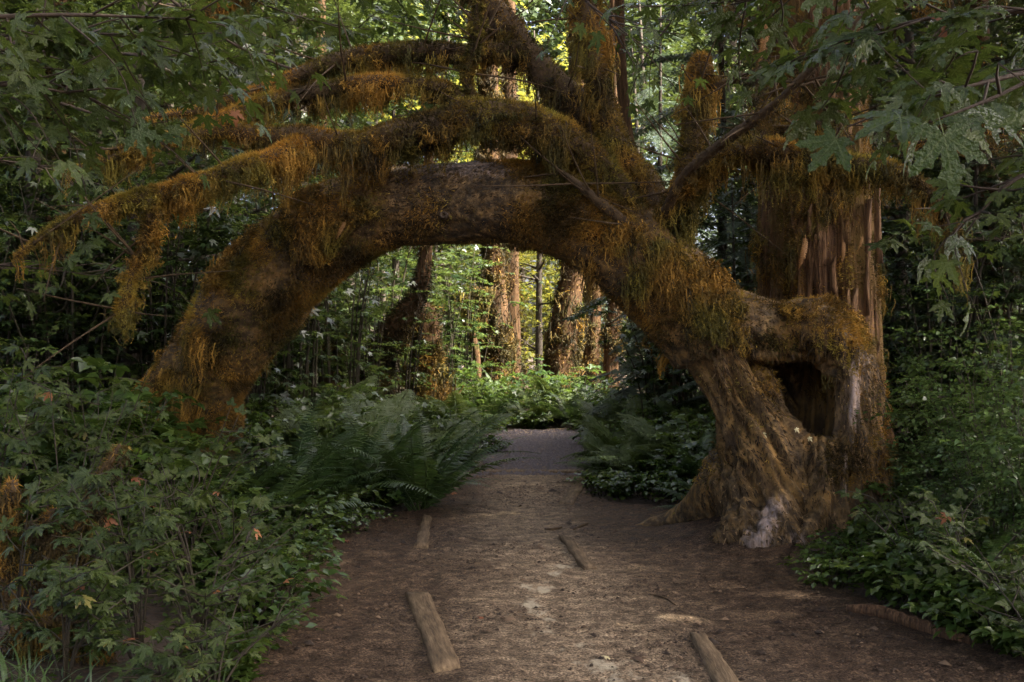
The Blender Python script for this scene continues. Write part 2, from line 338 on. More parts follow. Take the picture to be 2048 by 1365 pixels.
def path_mat():
    m, nt, ns, ln = newmat('packed dirt')
    tc = nd(ns, 'ShaderNodeTexCoord')
    def noise(s, d=6, rough=.6, vec=None, sc3=None):
        n = nd(ns, 'ShaderNodeTexNoise'); n.inputs['Scale'].default_value = s; n.inputs['Detail'].default_value = d; n.inputs['Roughness'].default_value = rough
        if sc3:
            mp = nd(ns, 'ShaderNodeMapping'); mp.inputs['Scale'].default_value = sc3; ln.new(tc.outputs['Object'], mp.inputs[0]); ln.new(mp.outputs[0], n.inputs['Vector'])
        else: ln.new(tc.outputs['Object'], n.inputs['Vector'])
        return n
    big = noise(1.1, 4); fine = noise(34, 4, .75); grain = noise(85, 2, .6); mid = noise(9, 6, .65)
    r1 = ramp(ns, [(.32, (.04, .029, .02)), (.5, (.094, .071, .051)), (.68, (.175, .138, .1))]); ln.new(mid.outputs[0], r1.inputs[0])
    # reddish loose humus at the sides, greyer trodden middle
    at = nd(ns, 'ShaderNodeAttribute', attribute_name='worn')
    ad = nd(ns, 'ShaderNodeMath', operation='MULTIPLY_ADD'); ad.inputs[1].default_value = .9; ad.inputs[2].default_value = -.45; ln.new(big.outputs[0], ad.inputs[0])
    a2 = nd(ns, 'ShaderNodeMath', operation='ADD', use_clamp=True); ln.new(ad.outputs[0], a2.inputs[0]); ln.new(at.outputs['Fac'], a2.inputs[1])
    tintc = ramp(ns, [(0, (.56, .47, .4)), (.45, (.8, .73, .65)), (1, (1.75, 1.7, 1.54))]); ln.new(a2.outputs[0], tintc.inputs[0])
    mx = nd(ns, 'ShaderNodeMixRGB', blend_type='MULTIPLY'); mx.inputs[0].default_value = 1; ln.new(r1.outputs[0], mx.inputs[1]); ln.new(tintc.outputs[0], mx.inputs[2])
    gr = ramp(ns, [(.36, (.35, .35, .35)), (.5, (1, 1, 1)), (.66, (2.0, 1.95, 1.85))]); ln.new(grain.outputs[0], gr.inputs[0])
    m2 = nd(ns, 'ShaderNodeMixRGB', blend_type='MULTIPLY'); m2.inputs[0].default_value = .75; ln.new(mx.outputs[0], m2.inputs[1]); ln.new(gr.outputs[0], m2.inputs[2])
    fr = ramp(ns, [(.36, (.4, .38, .36)), (.48, (.95, .95, .95)), (.66, (1.35, 1.33, 1.28))]); ln.new(fine.outputs[0], fr.inputs[0])
    m3 = nd(ns, 'ShaderNodeMixRGB', blend_type='MULTIPLY'); m3.inputs[0].default_value = .9; ln.new(m2.outputs[0], m3.inputs[1]); ln.new(fr.outputs[0], m3.inputs[2])
    # sun flecks and wet glints painted as pale patches along the trodden line
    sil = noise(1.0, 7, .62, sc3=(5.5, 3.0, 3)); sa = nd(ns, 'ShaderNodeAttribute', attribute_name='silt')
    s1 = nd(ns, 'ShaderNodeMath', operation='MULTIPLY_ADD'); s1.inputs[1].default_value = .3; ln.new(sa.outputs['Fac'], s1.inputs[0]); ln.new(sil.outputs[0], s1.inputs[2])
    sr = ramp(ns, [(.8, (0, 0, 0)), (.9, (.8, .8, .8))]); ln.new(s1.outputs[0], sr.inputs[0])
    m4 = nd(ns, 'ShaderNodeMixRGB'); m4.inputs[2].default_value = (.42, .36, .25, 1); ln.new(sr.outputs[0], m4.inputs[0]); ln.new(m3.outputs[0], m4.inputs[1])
    # dark gravel stretch further on
    ga = nd(ns, 'ShaderNodeAttribute', attribute_name='gravel')
    vo = nd(ns, 'ShaderNodeTexVoronoi'); vo.inputs['Scale'].default_value = 22; ln.new(tc.outputs['Object'], vo.inputs['Vector'])
    gvr = ramp(ns, [(0, (.012, .009, .009)), (.45, (.035, .027, .027)), (1, (.13, .104, .1))]); ln.new(vo.outputs['Color'], gvr.inputs[0])
    m5 = nd(ns, 'ShaderNodeMixRGB'); ln.new(ga.outputs['Fac'], m5.inputs[0]); ln.new(m4.outputs[0], m5.inputs[1]); ln.new(gvr.outputs[0], m5.inputs[2])
    b = nd(ns, 'ShaderNodeBsdfPrincipled'); b.inputs['Specular IOR Level'].default_value = .12; ln.new(m5.outputs[0], b.inputs['Base Color'])
    rr = ramp(ns, [(.3, (.55, .55, .55)), (.7, (.9, .9, .9))]); ln.new(mid.outputs[0], rr.inputs[0]); ln.new(rr.outputs[0], b.inputs['Roughness'])
    hs = nd(ns, 'ShaderNodeMath', operation='MULTIPLY_ADD'); hs.inputs[1].default_value = .5; ln.new(grain.outputs[0], hs.inputs[0]); ln.new(fine.outputs[0], hs.inputs[2])
    bp = nd(ns, 'ShaderNodeBump'); bp.inputs['Distance'].default_value = .018; bp.inputs['Strength'].default_value = .9; ln.new(hs.outputs[0], bp.inputs['Height']); ln.new(bp.outputs[0], b.inputs['Normal'])
    o = nd(ns, 'ShaderNodeOutputMaterial'); ln.new(b.outputs[0], o.inputs[0]); return m
def path_z(x, y):
    x = np.asarray(x, float); y = np.asarray(y, float); p = np.stack([x, y, 0 * x], -1).reshape(-1, 3)
    k = path_in(x, y)
    z = .014 * fbm(p, 1.3, 3, 50).reshape(x.shape) + .014 * fbm(p, 6, 4, 51).reshape(x.shape) + .008 * np.clip(fbm(p, 17, 2, 52), -.2, 1).reshape(x.shape)
    hump = .34 * np.exp(-(((x - 2.1) / .62) ** 2 + ((y - 9.1) / .6) ** 2))
    return z + hump - .1 * sstep(.12, -.3, k)
def build_path():
    ys = np.concatenate([np.arange(-1, 3.5, .25), np.arange(3.5, 13, .03), np.arange(13, 22.3, .09)])
    u = np.linspace(0, 1, 150)
    l = edge_l(ys) - .35; r = edge_r(ys) + .35
    X = l[:, None] + (r - l)[:, None] * u; Y = np.repeat(ys[:, None], len(u), 1); Z = path_z(X, Y)
    n = len(u); i, j = np.meshgrid(np.arange(len(ys) - 1), np.arange(n - 1), indexing='ij'); a = i * n + j
    Q = np.stack([a, a + 1, a + n + 1, a + n], -1).reshape(-1, 4)
    V = np.stack([X, Y, Z], -1).reshape(-1, 3); x, y = V[:, 0], V[:, 1]
    cx = np.interp(y, [4, 6, 8, 10, 14, 20], [.42, .34, .22, .1, .2, .5]); w = np.interp(y, [4, 8, 12, 20], [.75, .75, .6, .8])
    worn = np.exp(-((x - cx) / w) ** 2) * 1.0
    wx = x - cx - .18 * np.sin(y * 1.7)
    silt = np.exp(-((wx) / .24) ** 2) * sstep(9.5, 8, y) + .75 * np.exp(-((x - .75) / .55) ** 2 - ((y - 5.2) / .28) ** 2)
    gn_ = fbm(np.stack([x, y, 0 * x], 1), 1.6, 3, 55); gravel = sstep(13.7, 15.2, y + .9 * gn_) * sstep(21.2, 19.6, y + 1.1 * gn_) * (.75 + .25 * gn_)
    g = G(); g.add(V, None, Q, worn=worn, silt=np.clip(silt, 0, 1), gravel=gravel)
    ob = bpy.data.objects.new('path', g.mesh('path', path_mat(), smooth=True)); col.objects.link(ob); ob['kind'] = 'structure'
    ob['label'] = 'trodden brown dirt footpath running under the arched trunk'
build_path()

# ------------------------------------------------------------------ leaf templates: (V, T, vein), petiole at the origin, blade towards +Y, unit length
def maple_hi(seed=0, curl=.18):
    r = np.random.default_rng(seed); V = [(0, 0, 0)]; ve = [0.]; T = []
    lobes = [(-108, .5), (-52, .86), (0, 1.), (52, .86), (108, .5)]; S = []
    def pt(a, s, t, z, v):
        u = np.array([math.sin(a), math.cos(a)]); w = np.array([u[1], -u[0]]); q = u * s + w * t
        V.append((q[0], q[1], z)); ve.append(v); return len(V) - 1
    angs = [math.radians(a + r.uniform(-5, 5)) for a, _ in lobes]
    for k in range(6):
        if k == 0: a, ss = angs[0] - .62, .2
        elif k == 5: a, ss = angs[-1] + .62, .2
        else: a, ss = (angs[k - 1] + angs[k]) / 2, .3
        S.append(pt(a, ss, 0, .05, 1.))
    for k, (_, L) in enumerate(lobes):
        a = angs[k]; L *= r.uniform(.9, 1.08)
        m1 = pt(a, .36 * L, 0, 0, 0); m2 = pt(a, .66 * L, 0, 0, 0); tip = pt(a, L, 0, -.02, .6)
        for sg in (-1, 1):
            s = S[k] if sg < 0 else S[k + 1]
            e1 = pt(a, .5 * L, sg * .15 * L ** .5, .05, 1); e2 = pt(a, .62 * L, sg * .24 * L, .035, 1)
            e3 = pt(a, .7 * L, sg * .1 * L, .03, 1); e4 = pt(a, .86 * L, sg * .1 * L, .01, 1)
            tr = [(0, s, m1), (m1, s, e1), (m1, e1, m2), (m2, e1, e2), (m2, e2, e3), (m2, e3, e4), (m2, e4, tip)]
            T += [t if sg > 0 else (t[0], t[2], t[1]) for t in tr]
    i = len(V)
    V += [(-.012, 0, .004), (.012, 0, .004), (.009, -.42, -.1), (-.009, -.42, -.1)]; ve += [0, 0, 0, 0]
    T += [(i, i + 2, i + 1), (i, i + 3, i + 2)]
    V = np.array(V); rr = np.hypot(V[:, 0], V[:, 1])
    bl = V[:, 1] > -.3
    V[:, 2] -= np.where(bl, curl * rr ** 2, 0); V[:, 2] += r.uniform(-.07, .07) * V[:, 0]
    return V, np.array(T), np.array(ve)
def maple_lo():
    tips = [(-105, .5), (-50, .86), (0, 1), (50, .86), (105, .5)]
    V = [(0, 0, 0)]; ve = [0.]; seq = []
    a0 = [-150] + [(tips[i][0] + tips[i + 1][0]) / 2 for i in range(4)] + [150]
    for i, (a, L) in enumerate(tips):
        for (aa, l, z) in ((a0[i], .2 if i == 0 else .36, .05), (a, L, -.1 * L)):
            V.append((math.sin(rad(aa)) * l, math.cos(rad(aa)) * l, z)); ve.append(1)
    V.append((math.sin(rad(150)) * .2, math.cos(rad(150)) * .2, .05)); ve.append(1)
    T = [(0, i + 1, i) for i in range(1, 11)]
    return np.array(V), np.array(T), np.array(ve)
def ovate(w=.3, cup=.07):
    V = np.array([(0, 0, 0), (-w, .42, cup), (0, .5, 0), (w, .42, cup), (0, 1, -.1)])
    return V, np.array([(0, 2, 1), (0, 3, 2), (1, 2, 4), (2, 3, 4)]), np.array([0, 1, 0, 1, .5])
def toothed():
    r = [(.12, .22), (.2, .3), (.31, .36), (.29, .5), (.24, .62), (.2, .7), (.12, .83)]
    V = [(0, 0, 0), (0, .4, 0), (0, .7, -.02), (0, 1, -.09)]; T = []; ve = [0, 0, 0, .5]
    for sg in (-1, 1):
        b = len(V)
        for x, y in r: V.append((sg * x, y, .06 * x / .3)); ve.append(1)
        tr = [(0, b, 1), (b, b + 1, 1), (b + 1, b + 2, 1), (b + 2, b + 3, 1), (b + 3, 2, 1), (b + 3, b + 4, 2), (b + 4, b + 5, 2), (b + 5, b + 6, 2), (b + 6, 3, 2)]
        T += [t if sg < 0 else (t[0], t[2], t[1]) for t in tr]
    return np.array(V), np.array(T), np.array(ve)
def trifoliate():
    v, t, e = toothed(); V = []; T = []; E = []; n = 0
    for a, s in ((0, 1.), (70, .78), (-70, .78)):
        c, q = math.cos(rad(a)), math.sin(rad(a)); R_ = np.array([[c, q, 0], [-q, c, 0], [0, 0, 1]])
        V.append((v * s) @ R_.T + np.array([0, 0, 0])); T.append(t + n); E.append(e); n += len(v)
    return np.concatenate(V), np.concatenate(T), np.concatenate(E)
TP = {'maple': maple_lo(), 'ovate': ovate(), 'narrow': ovate(.2, .05), 'tri': trifoliate(), 'toothed': toothed()}

def scatter(g, tp, pos, yd, nr, s, tint):
    """join a leaf at every position into the mesh g"""
    V, T, ve = tp; N = len(pos)
    if N == 0: return
    y = unit(yd); z = unit(nr - y * np.sum(nr * y, 1, keepdims=True)); x = np.cross(y, z)
    W = (V[None, :, 0:1] * x[:, None] + V[None, :, 1:2] * y[:, None] + V[None, :, 2:3] * z[:, None]) * np.asarray(s)[:, None, None] + pos[:, None]
    k = len(V)
    TT = (T[None] + (np.arange(N) * k)[:, None, None]).reshape(-1, 3)
    g.add(W.reshape(-1, 3), TT, None, tint=np.repeat(tint, k), vein=np.tile(ve, N))
def spray_leaves(o, d, L, n, r, size, droop=.25, spread=1.0, tilt=.35):
    """n leaves along every twig starting at o, heading d, of length L; returns leaf arrays"""
    m = len(o); t = np.tile((np.arange(n) + .6) / n, m) + r.normal(0, .04, m * n)
    O = np.repeat(o, n, 0); D = np.repeat(unit(d), n, 0); LL = np.repeat(L, n)
    side = np.tile(np.where(np.arange(n) % 2, 1., -1.), m); last = np.tile(np.arange(n) == n - 1, m)
    up = np.array([0, 0, 1.]); lat = unit(np.cross(D, up) + 1e-6)
    pos = O + D * (LL * t)[:, None] - up * (droop * LL * t ** 2)[:, None] + lat * (side * size * .35)[:, None]
    ang = np.where(last, 0, side * r.uniform(.5, 1.25, m * n) * spread)
    yd = D * np.cos(ang)[:, None] + lat * np.sin(ang)[:, None] + up * r.normal(-.28, .3, m * n)[:, None]
    nr = up + r.normal(0, tilt, (m * n, 3))
    return pos, yd, nr, size * r.uniform(.65, 1.2, m * n), np.clip(np.repeat(r.uniform(0, .55, m), n) + r.uniform(-.15, .3, m * n), 0, 1)

# ------------------------------------------------------------------ moss
def surf(V, T, N, r, weight=None):
    a, b, c = V[T[:, 0]], V[T[:, 1]], V[T[:, 2]]
    n = np.cross(b - a, c - a); ar = np.linalg.norm(n, axis=1) / 2
    if weight is not None: ar = ar * weight((a + b + c) / 3, unit(n))
    ar = ar / ar.sum(); k = r.choice(len(T), N, p=ar)
    u = r.random((N, 2)); s = u.sum(1) > 1; u[s] = 1 - u[s]
    return a[k] + (b[k] - a[k]) * u[:, :1] + (c[k] - a[k]) * u[:, 1:], unit(n)[k]
def fuzz(g, p, n, L, w, r, grav=.35, tint=None, rand=.8, puff=.05):
    N = len(p); p = p + n * (puff * np.clip(.35 + 1.2 * fbm(p, 5.5, 3, 64), 0, 1) * r.uniform(.2, 1, N))[:, None]
    d = unit(n + r.normal(0, rand, (N, 3)) + np.array([0, 0, -grav]))
    s = unit(np.cross(d, r.normal(0, 1, (N, 3)))); l = L * r.uniform(.5, 1.4, N)[:, None]; ww = w * r.uniform(.6, 1.3, N)[:, None]
    V = np.stack([p - s * ww * .5 - n * .006, p + s * ww * .5 - n * .006, p + d * l], 1).reshape(-1, 3)
    g.add(V, np.arange(3 * N).reshape(-1, 3), None, tint=np.repeat(np.clip(tint, 0, 1), 3))
def drape(g, cp, cn, cl, per, r, w=.005, jit=.05, seg=5, tint0=.45, nfe=5, fl=.035):
    """cp: clump roots, cl: their lengths; wavy feathered strands hanging down"""
    m = len(cp); N = m * per; p = np.repeat(cp, per, 0) + r.normal(0, jit, (N, 3)) * np.array([1, .6, .5])
    n = np.repeat(cn, per, 0); L = np.repeat(cl, per) * r.uniform(.25, 1.0, N)
    a = r.uniform(0, 2 * np.pi, N); s = np.stack([np.cos(a), np.sin(a) * .5, 0 * a], 1); lean = r.normal(0, .09, N)
    ph = r.uniform(0, 6.28, N); pull = np.repeat(cp, per, 0) - p
    def at(t, k=slice(None)):
        t = np.asarray(t)
        return p[k] + n[k] * (.045 * np.minimum(1, t * 3))[:, None] + np.array([0, 0, -1.]) * (L[k] * t)[:, None] + pull[k] * (t * .75)[:, None] \
            + s[k][:, [1, 0, 2]] * (np.sin(ph[k] + t * 6.5) * 5.5 * w * t + np.sin(ph[k] * 2.3 + t * 15) * 1.3 * w * t + lean[k] * L[k] * t)[:, None] + s[k] * (np.sin(ph[k] * 1.7 + t * 8) * 3.5 * w * t)[:, None]
    V = []
    for k in range(seg + 1):
        t = k / seg; c = at(np.full(N, t)); ww = (w * (1 - t * .8) * r.uniform(.5, 1.2, N))[:, None]; V += [c - s * ww, c + s * ww]
    V = np.stack(V, 1); k = 2 * (seg + 1)
    q = np.array([(2 * i, 2 * i + 1, 2 * i + 3, 2 * i + 2) for i in range(seg)])
    Q = (q[None] + (np.arange(N) * k)[:, None, None]).reshape(-1, 4)
    tn = np.clip(tint0 + np.repeat(r.normal(0, .17, m), per) + r.normal(0, .1, N) + .25 * np.repeat(fbm(cp, 1.7, 2, 61), per), 0, 1)
    g.add(V.reshape(-1, 3), None, Q, tint=np.repeat(tn, k))
    if nfe:
        M_ = N * nfe; k = np.repeat(np.arange(N), nfe); t = r.random(M_) ** .8; c = at(t, k)
        d = unit(r.normal(0, 1, (M_, 3)) * np.array([1, 1, .5]) + np.array([0, 0, -.7])); sd = unit(np.cross(d, r.normal(0, 1, (M_, 3))))
        l = (fl * r.uniform(.4, 1.2, M_) * (1 - .5 * t))[:, None]; ww = w * .8
        V = np.stack([c - sd * ww, c + sd * ww, c + d * l], 1).reshape(-1, 3)
        g.add(V, np.arange(3 * M_).reshape(-1, 3), None, tint=np.repeat(np.clip(tn[k] + r.normal(0, .12, M_), 0, 1), 3))
def moss_on(base, r, nf, nd_, L=.045, dl=(.08, .3), w=.011, weight=None, dweight=None, per=9, tint0=.45, jit=.05, grav=.35, dtint=.42, lmul=None, dw_=.005, fl=.04, puff=.05):
    """moss mesh for the surface gathered in base: short fuzz everywhere, drapes from flanks and underside"""
    V, T = base.tris(); g = G()
    p, n = surf(V, T, nf, r, weight)
    t = fbm(p, 3.1, 3, 60) * .85 + tint0 + .14 * n[:, 2] + r.normal(0, .16, nf)
    fuzz(g, p, n, L, w, r, grav, t, puff=puff)
    if nd_:
        dw = dweight or (lambda c, n: np.clip(.45 - n[:, 2], 0, 1) * np.clip(.6 + 1.0 * fbm(c, 3.5, 2, 62), .08, 2))
        p, n = surf(V, T, nd_, r, dw)
        cl = (dl[0] + (dl[1] - dl[0]) * r.beta(1.1, 1.9, nd_)) * np.clip(.75 + .9 * fbm(p, 2.2, 2, 63), .25, 1.5)
        if lmul is not None: cl = cl * lmul(p)
        drape(g, p, n, cl, per, r, dw_, jit=jit, tint0=dtint, fl=fl)
    return g

# ------------------------------------------------------------------ the arched maple
def arch_tree():
    r = np.random.default_rng(5)
    base = P(1570, 1075, 9.0); base[2] = 0
    root = thing('arched_maple_tree', 'huge moss-covered maple trunk bent into an arch across the path', 'tree', base)
    g = G()
    def tb(l, **k): tube(g, [(*P(x, y, d), R(q, d)) for x, y, d, q in l], seg=20, step=.08, **k)
    tb([(428, 1050, 10.1, 60), (432, 930, 10.05, 46), (428, 850, 10.0, 52), (424, 780, 9.95, 64), (440, 705, 9.8, 86), (505, 612, 9.65, 98), (580, 522, 9.5, 94), (670, 455, 9.35, 90), (770, 416, 9.25, 82),
        (900, 407, 9.15, 79), (1030, 407, 9.05, 82), (1130, 428, 9.0, 88), (1220, 472, 8.95, 92), (1300, 538, 8.95, 95), (1375, 618, 8.95, 97), (1425, 690, 8.95, 90)], amp=.05, freq=2.5)
    tb([(1375, 618, 8.95, 92), (1425, 715, 8.9, 56), (1466, 795, 8.88, 44), (1508, 875, 8.85, 64), (1528, 945, 8.9, 86), (1530, 1020, 8.95, 92), (1530, 1095, 9.0, 100)])
    tb([(1480, 640, 9.1, 50), (1508, 700, 9.1, 20), (1520, 760, 9.08, 20), (1536, 825, 9.0, 26), (1570, 890, 8.95, 42)])
    tb([(1420, 640, 8.95, 82), (1500, 655, 8.98, 66), (1565, 662, 9.0, 56), (1625, 655, 8.92, 62), (1668, 690, 8.87, 50), (1698, 755, 8.87, 30), (1706, 840, 8.87, 32), (1696, 930, 8.85, 46), (1668, 1020, 8.8, 48), (1625, 1080, 8.62, 32), (1592, 1108, 8.5, 18)])
    tb([(1600, 640, 10.1, 100), (1610, 850, 10.1, 115), (1610, 1000, 10.0, 130), (1600, 1090, 9.9, 150)])
    tb([(1492, 690, 9.4, 40), (1500, 800, 9.45, 46), (1520, 950, 9.5, 70)])
    tb([(1505, 690, 9.75, 50), (1505, 800, 9.8, 56), (1525, 950, 9.8, 70)])
    tb([(1700, 720, 9.25, 42), (1708, 850, 9.3, 50), (1705, 990, 9.3, 60)])
    tb([(1700, 720, 9.65, 50), (1708, 850, 9.7, 55), (1705, 990, 9.7, 65)])
    tb([(1590, 655, 9.0, 52), (1605, 662, 9.4, 55), (1610, 668, 9.9, 70)])
    tb([(1650, 660, 9.0, 48), (1655, 668, 9.4, 52), (1650, 672, 9.9, 66)])
    tb([(1520, 862, 8.92, 40), (1585, 905, 8.88, 42), (1650, 935, 8.85, 40)])
    tb([(1560, 950, 9.05, 80), (1610, 1000, 9.15, 90), (1620, 1060, 9.2, 110)])
    tb([(1652, 890, 8.82, 22), (1650, 950, 8.75, 26), (1630, 1020, 8.66, 26), (1600, 1085, 8.52, 20), (1580, 1112, 8.42, 12)])
    tb([(1520, 990, 8.75, 26), (1480, 1050, 8.6, 24), (1440, 1095, 8.62, 12)])
    tb([(1555, 930, 8.8, 40), (1558, 1000, 8.68, 40), (1530, 1060, 8.55, 34), (1500, 1105, 8.42, 20)])
    tb([(1575, 1010, 8.65, 25), (1560, 1070, 8.5, 22), (1540, 1112, 8.4, 12)])
    tb([(1462, 950, 9.0, 55), (1415, 1005, 9.25, 42), (1350, 1045, 9.6, 28), (1270, 1062, 9.7, 12)])
    tb([(1690, 960, 8.9, 42), (1728, 1030, 8.85, 32), (1775, 1085, 8.8, 16)])
    tb([(420, 700, 9.85, 70), (355, 745, 9.9, 44), (305, 800, 9.95, 28), (270, 880, 10, 22), (250, 1040, 10, 22)])
    tb([(1645, 600, 8.95, 24), (1670, 640, 8.87, 20), (1696, 690, 8.82, 16), (1702, 740, 8.82, 14)])
    me0 = g.mesh('tmp', None); ob = bpy.data.objects.new('tmp', me0); col.objects.link(ob)
    md = ob.modifiers.new('r', 'REMESH'); md.mode = 'VOXEL'; md.voxel_size = .021
    dg = bpy.context.evaluated_depsgraph_get(); me = bpy.data.meshes.new_from_object(ob.evaluated_get(dg))
    nv = len(me.vertices); V = np.zeros(nv * 3, np.float32); me.vertices.foreach_get('co', V); V = V.reshape(-1, 3).astype(float)
    nl = len(me.loops); li = np.zeros(nl, np.int32); me.loops.foreach_get('vertex_index', li)
    ls = np.zeros(len(me.polygons), np.int32); me.polygons.foreach_get('loop_total', ls)
    Q = li.reshape(-1, 4) if np.all(ls == 4) else None
    bpy.data.objects.remove(ob); bpy.data.meshes.remove(me); bpy.data.meshes.remove(me0)
    e = np.concatenate([Q[:, [0, 1]], Q[:, [1, 2]], Q[:, [2, 3]], Q[:, [3, 0]]])
    for _ in range(3):                                    # relax the voxel steps
        acc = np.zeros_like(V); cnt = np.zeros(nv)
        np.add.at(acc, e[:, 0], V[e[:, 1]]); np.add.at(cnt, e[:, 0], 1)
        V = .5 * V + .5 * acc / cnt[:, None]
    fn = unit(np.cross(V[Q[:, 1]] - V[Q[:, 0]], V[Q[:, 2]] - V[Q[:, 0]])); N = np.zeros_like(V)
    for k in range(4): np.add.at(N, Q[:, k], fn)
    N = unit(N)
    px = V[:, 0] / V[:, 1] * F + 1024; py = 700 - (V[:, 2] - EYE) / V[:, 1] * F
    basez = sstep(620, 760, py) * sstep(1380, 1440, px)
    # bark plates on the bow, long vertical flutes on the stump
    q = V * np.array([1, 1, 1]); lean = .47 * sstep(1640, 1590, px); Lc = np.stack([V[:, 0] + lean * V[:, 2], V[:, 1], V[:, 2]], 1); fl = fbm(Lc * np.array([6.5, 6.5, .9]), 1.0, 3, 21)
    V = V + N * ((1 - basez) * (.028 * fbm(q, 4.5, 4, 20) + .01 * fbm(V, 18, 2, 22)) + basez * (.07 * (.7 - 2.6 * np.abs(fl)) + .04 * (.5 - 2 * np.abs(fbm(Lc * np.array([17, 17, 1.8]), 1, 2, 23))) + .012 * fbm(Lc * np.array([40, 40, 8]), 1, 2, 24)))[:, None]
    bare = np.maximum.reduce([
        1.2 * np.exp(-((px - 1709 + (py - 800) * .05) / 14) ** 2) * sstep(690, 740, py) * sstep(880, 820, py),
        .7 * np.exp(-((px - 1690) / 13) ** 2) * sstep(890, 930, py) * sstep(1010, 960, py),
        1.0 * np.exp(-((px - 1535 + (py - 1040) * .45) / 24) ** 2) * sstep(985, 1020, py),
        .6 * np.exp(-((px - 1590) / 22) ** 2) * sstep(1050, 1080, py),
        .6 * sstep(760, 820, px) * sstep(1060, 1000, px) * sstep(370, 335, py),  # top of the bow: pinkish sky sheen painted into the bark colour
        .35 * np.exp(-((px - 1548 - (py - 760) * .25) / 9) ** 2) * sstep(700, 740, py) * sstep(840, 800, py)])
    barebark = sstep(740, 800, px) * sstep(1050, 1000, px) * sstep(500, 480, py)
    mossy = np.clip(.6 - barebark * .6 + basez * .05 - .3 * sstep(980, 1040, py), 0, 1) * np.clip(.6 + fbm(V, 3, 3, 25), 0, 1)
    grain = np.where(basez > .3, fbm(Lc * np.array([30, 30, 2.5]), 1, 3, 45), fbm(V * np.array([9, 22, 22]), 1.2, 3, 46)) * 1.4 + .5
    g = G(); g.add(V, None, Q, bare=bare, mossy=mossy, grain=np.clip(grain, 0, 1))
    trunk = part('trunk', g.mesh('trunk', M['bark_arch'], base, True), root)
    def pxy(c): return c[:, 0] / c[:, 1] * F + 1024, 700 - (c[:, 2] - EYE) / c[:, 1] * F
    def wf(c, n):
        x, y = pxy(c); bb = sstep(740, 800, x) * sstep(1050, 1000, x) * sstep(500, 480, y)
        st = sstep(640, 760, y) * sstep(1380, 1440, x)
        nz = .5 + .9 * fbm(c, 2.4, 3, 26)
        w = np.clip(.45 + 1.6 * fbm(c, 2.8, 3, 26), .06, 1.5) * (1 - bb * np.clip(.97 - .5 * np.clip(fbm(c, 5, 2, 27), 0, 1), 0, 1)) * (1 - st * np.clip(.8 - .9 * np.clip(2.2 * fbm(c, 2.6, 2, 29), 0, 1), 0, 1)) * (1 - .98 * sstep(930, 990, y) * sstep(1230, 1260, x)) * (1 - sstep(1250, 1380, x) * .92 * (1 - sstep(.3, .75, -n[:, 1])))
        under = np.clip(-n[:, 2] - .35, 0, .6) / .6
        w = w * (1 - .75 * under * sstep(560, 700, x))
        hollow = sstep(1545, 1580, x) * sstep(1690, 1665, x) * sstep(690, 720, y) * sstep(900, 860, y)
        return w * (1 - hollow)
    def wd(c, n):
        x, y = pxy(c); bb = sstep(700, 790, x) * sstep(1060, 1010, x)
        st = sstep(600, 700, y) * sstep(1340, 1400, x)
        cl = np.clip(.1 + 1.9 * fbm(c, 3.2, 2, 28), 0, 2)
        return np.clip(.75 - np.abs(n[:, 2] - .05), 0, 1) * np.clip(-n[:, 1] + .25, .05, 1) * cl * (1 - bb) * (1 - st * .985) * (1 - sstep(780, 820, y) * sstep(1200, 1230, x))
    def lm(c):
        x, y = pxy(c); return np.interp(x, [300, 450, 1000, 1100, 1400, 1500], [.7, 1.1, 1.0, .7, .6, .4])
    mg = moss_on(g, r, 240000, 1150, .028, (.05, .6), .0075, wf, wd, 14, .56, .045, dtint=.6, lmul=lm, dw_=.006)
    part('moss', mg.mesh('moss', M['moss'], base), trunk, 'stuff')
    def wk(c, n):
        x, y = pxy(c); bb = sstep(720, 800, x) * sstep(1080, 1000, x) * sstep(520, 490, y); st = sstep(600, 720, y) * sstep(1380, 1430, x)
        hol = sstep(1545, 1580, x) * sstep(1690, 1665, x) * sstep(690, 720, y) * sstep(900, 860, y)
        return (.05 + bb * 1.2 + st) * (1 - .9 * hol) * np.clip(.7 + 1.2 * fbm(c, 3, 2, 47), .1, 2) * (n[:, 1] < .5) * (1 - .85 * np.exp(-((x - 1535 + (y - 1040) * .45) / 30) ** 2) * sstep(970, 1010, y)) * (1 - .85 * np.exp(-((x - 1706) / 20) ** 2) * sstep(880, 840, y) * sstep(680, 720, y))
    Vt, Tt = g.tris(); nk = 52000; p, n = surf(Vt, Tt, nk, r, wk); x, y = pxy(p); stf = (sstep(600, 720, y) * sstep(1380, 1430, x) > .4)
    ln_ = np.where(x < 1600, .47, .05)
    ax = np.where(stf[:, None], np.stack([ln_, 0 * x, -np.ones(nk)], 1), np.stack([np.ones(nk), 0 * x, .1 * np.sin(x)], 1)) + r.normal(0, .22, (nk, 3))
    ax = unit(ax - n * np.sum(ax * n, 1, keepdims=True)); sd_ = np.cross(n, ax); l_ = (r.uniform(.02, .075, nk) * np.where(stf, 1.2, .8))[:, None]; w_ = (r.uniform(.003, .011, nk))[:, None]
    li = (r.uniform(.002, .016, nk))[:, None]
    Vk = np.stack([p - sd_ * w_ - n * .004, p + sd_ * w_ - n * .004, p + ax * l_ + n * li], 1).reshape(-1, 3)
    kf = G(); kf.add(Vk, np.arange(3 * nk).reshape(-1, 3), None, tint=np.repeat(np.clip(r.beta(1.6, 2.2, nk) + .35 * fbm(p, 4, 2, 48), 0, 1), 3))
    part('bark_flakes', kf.mesh('bark_flakes', M['flake'], base), trunk, 'stuff')
    # a small knot on the bare bark
    kg = G(); c0 = P(887, 430, 8.79)
    a = np.linspace(0, 2 * np.pi, 13)[:-1]
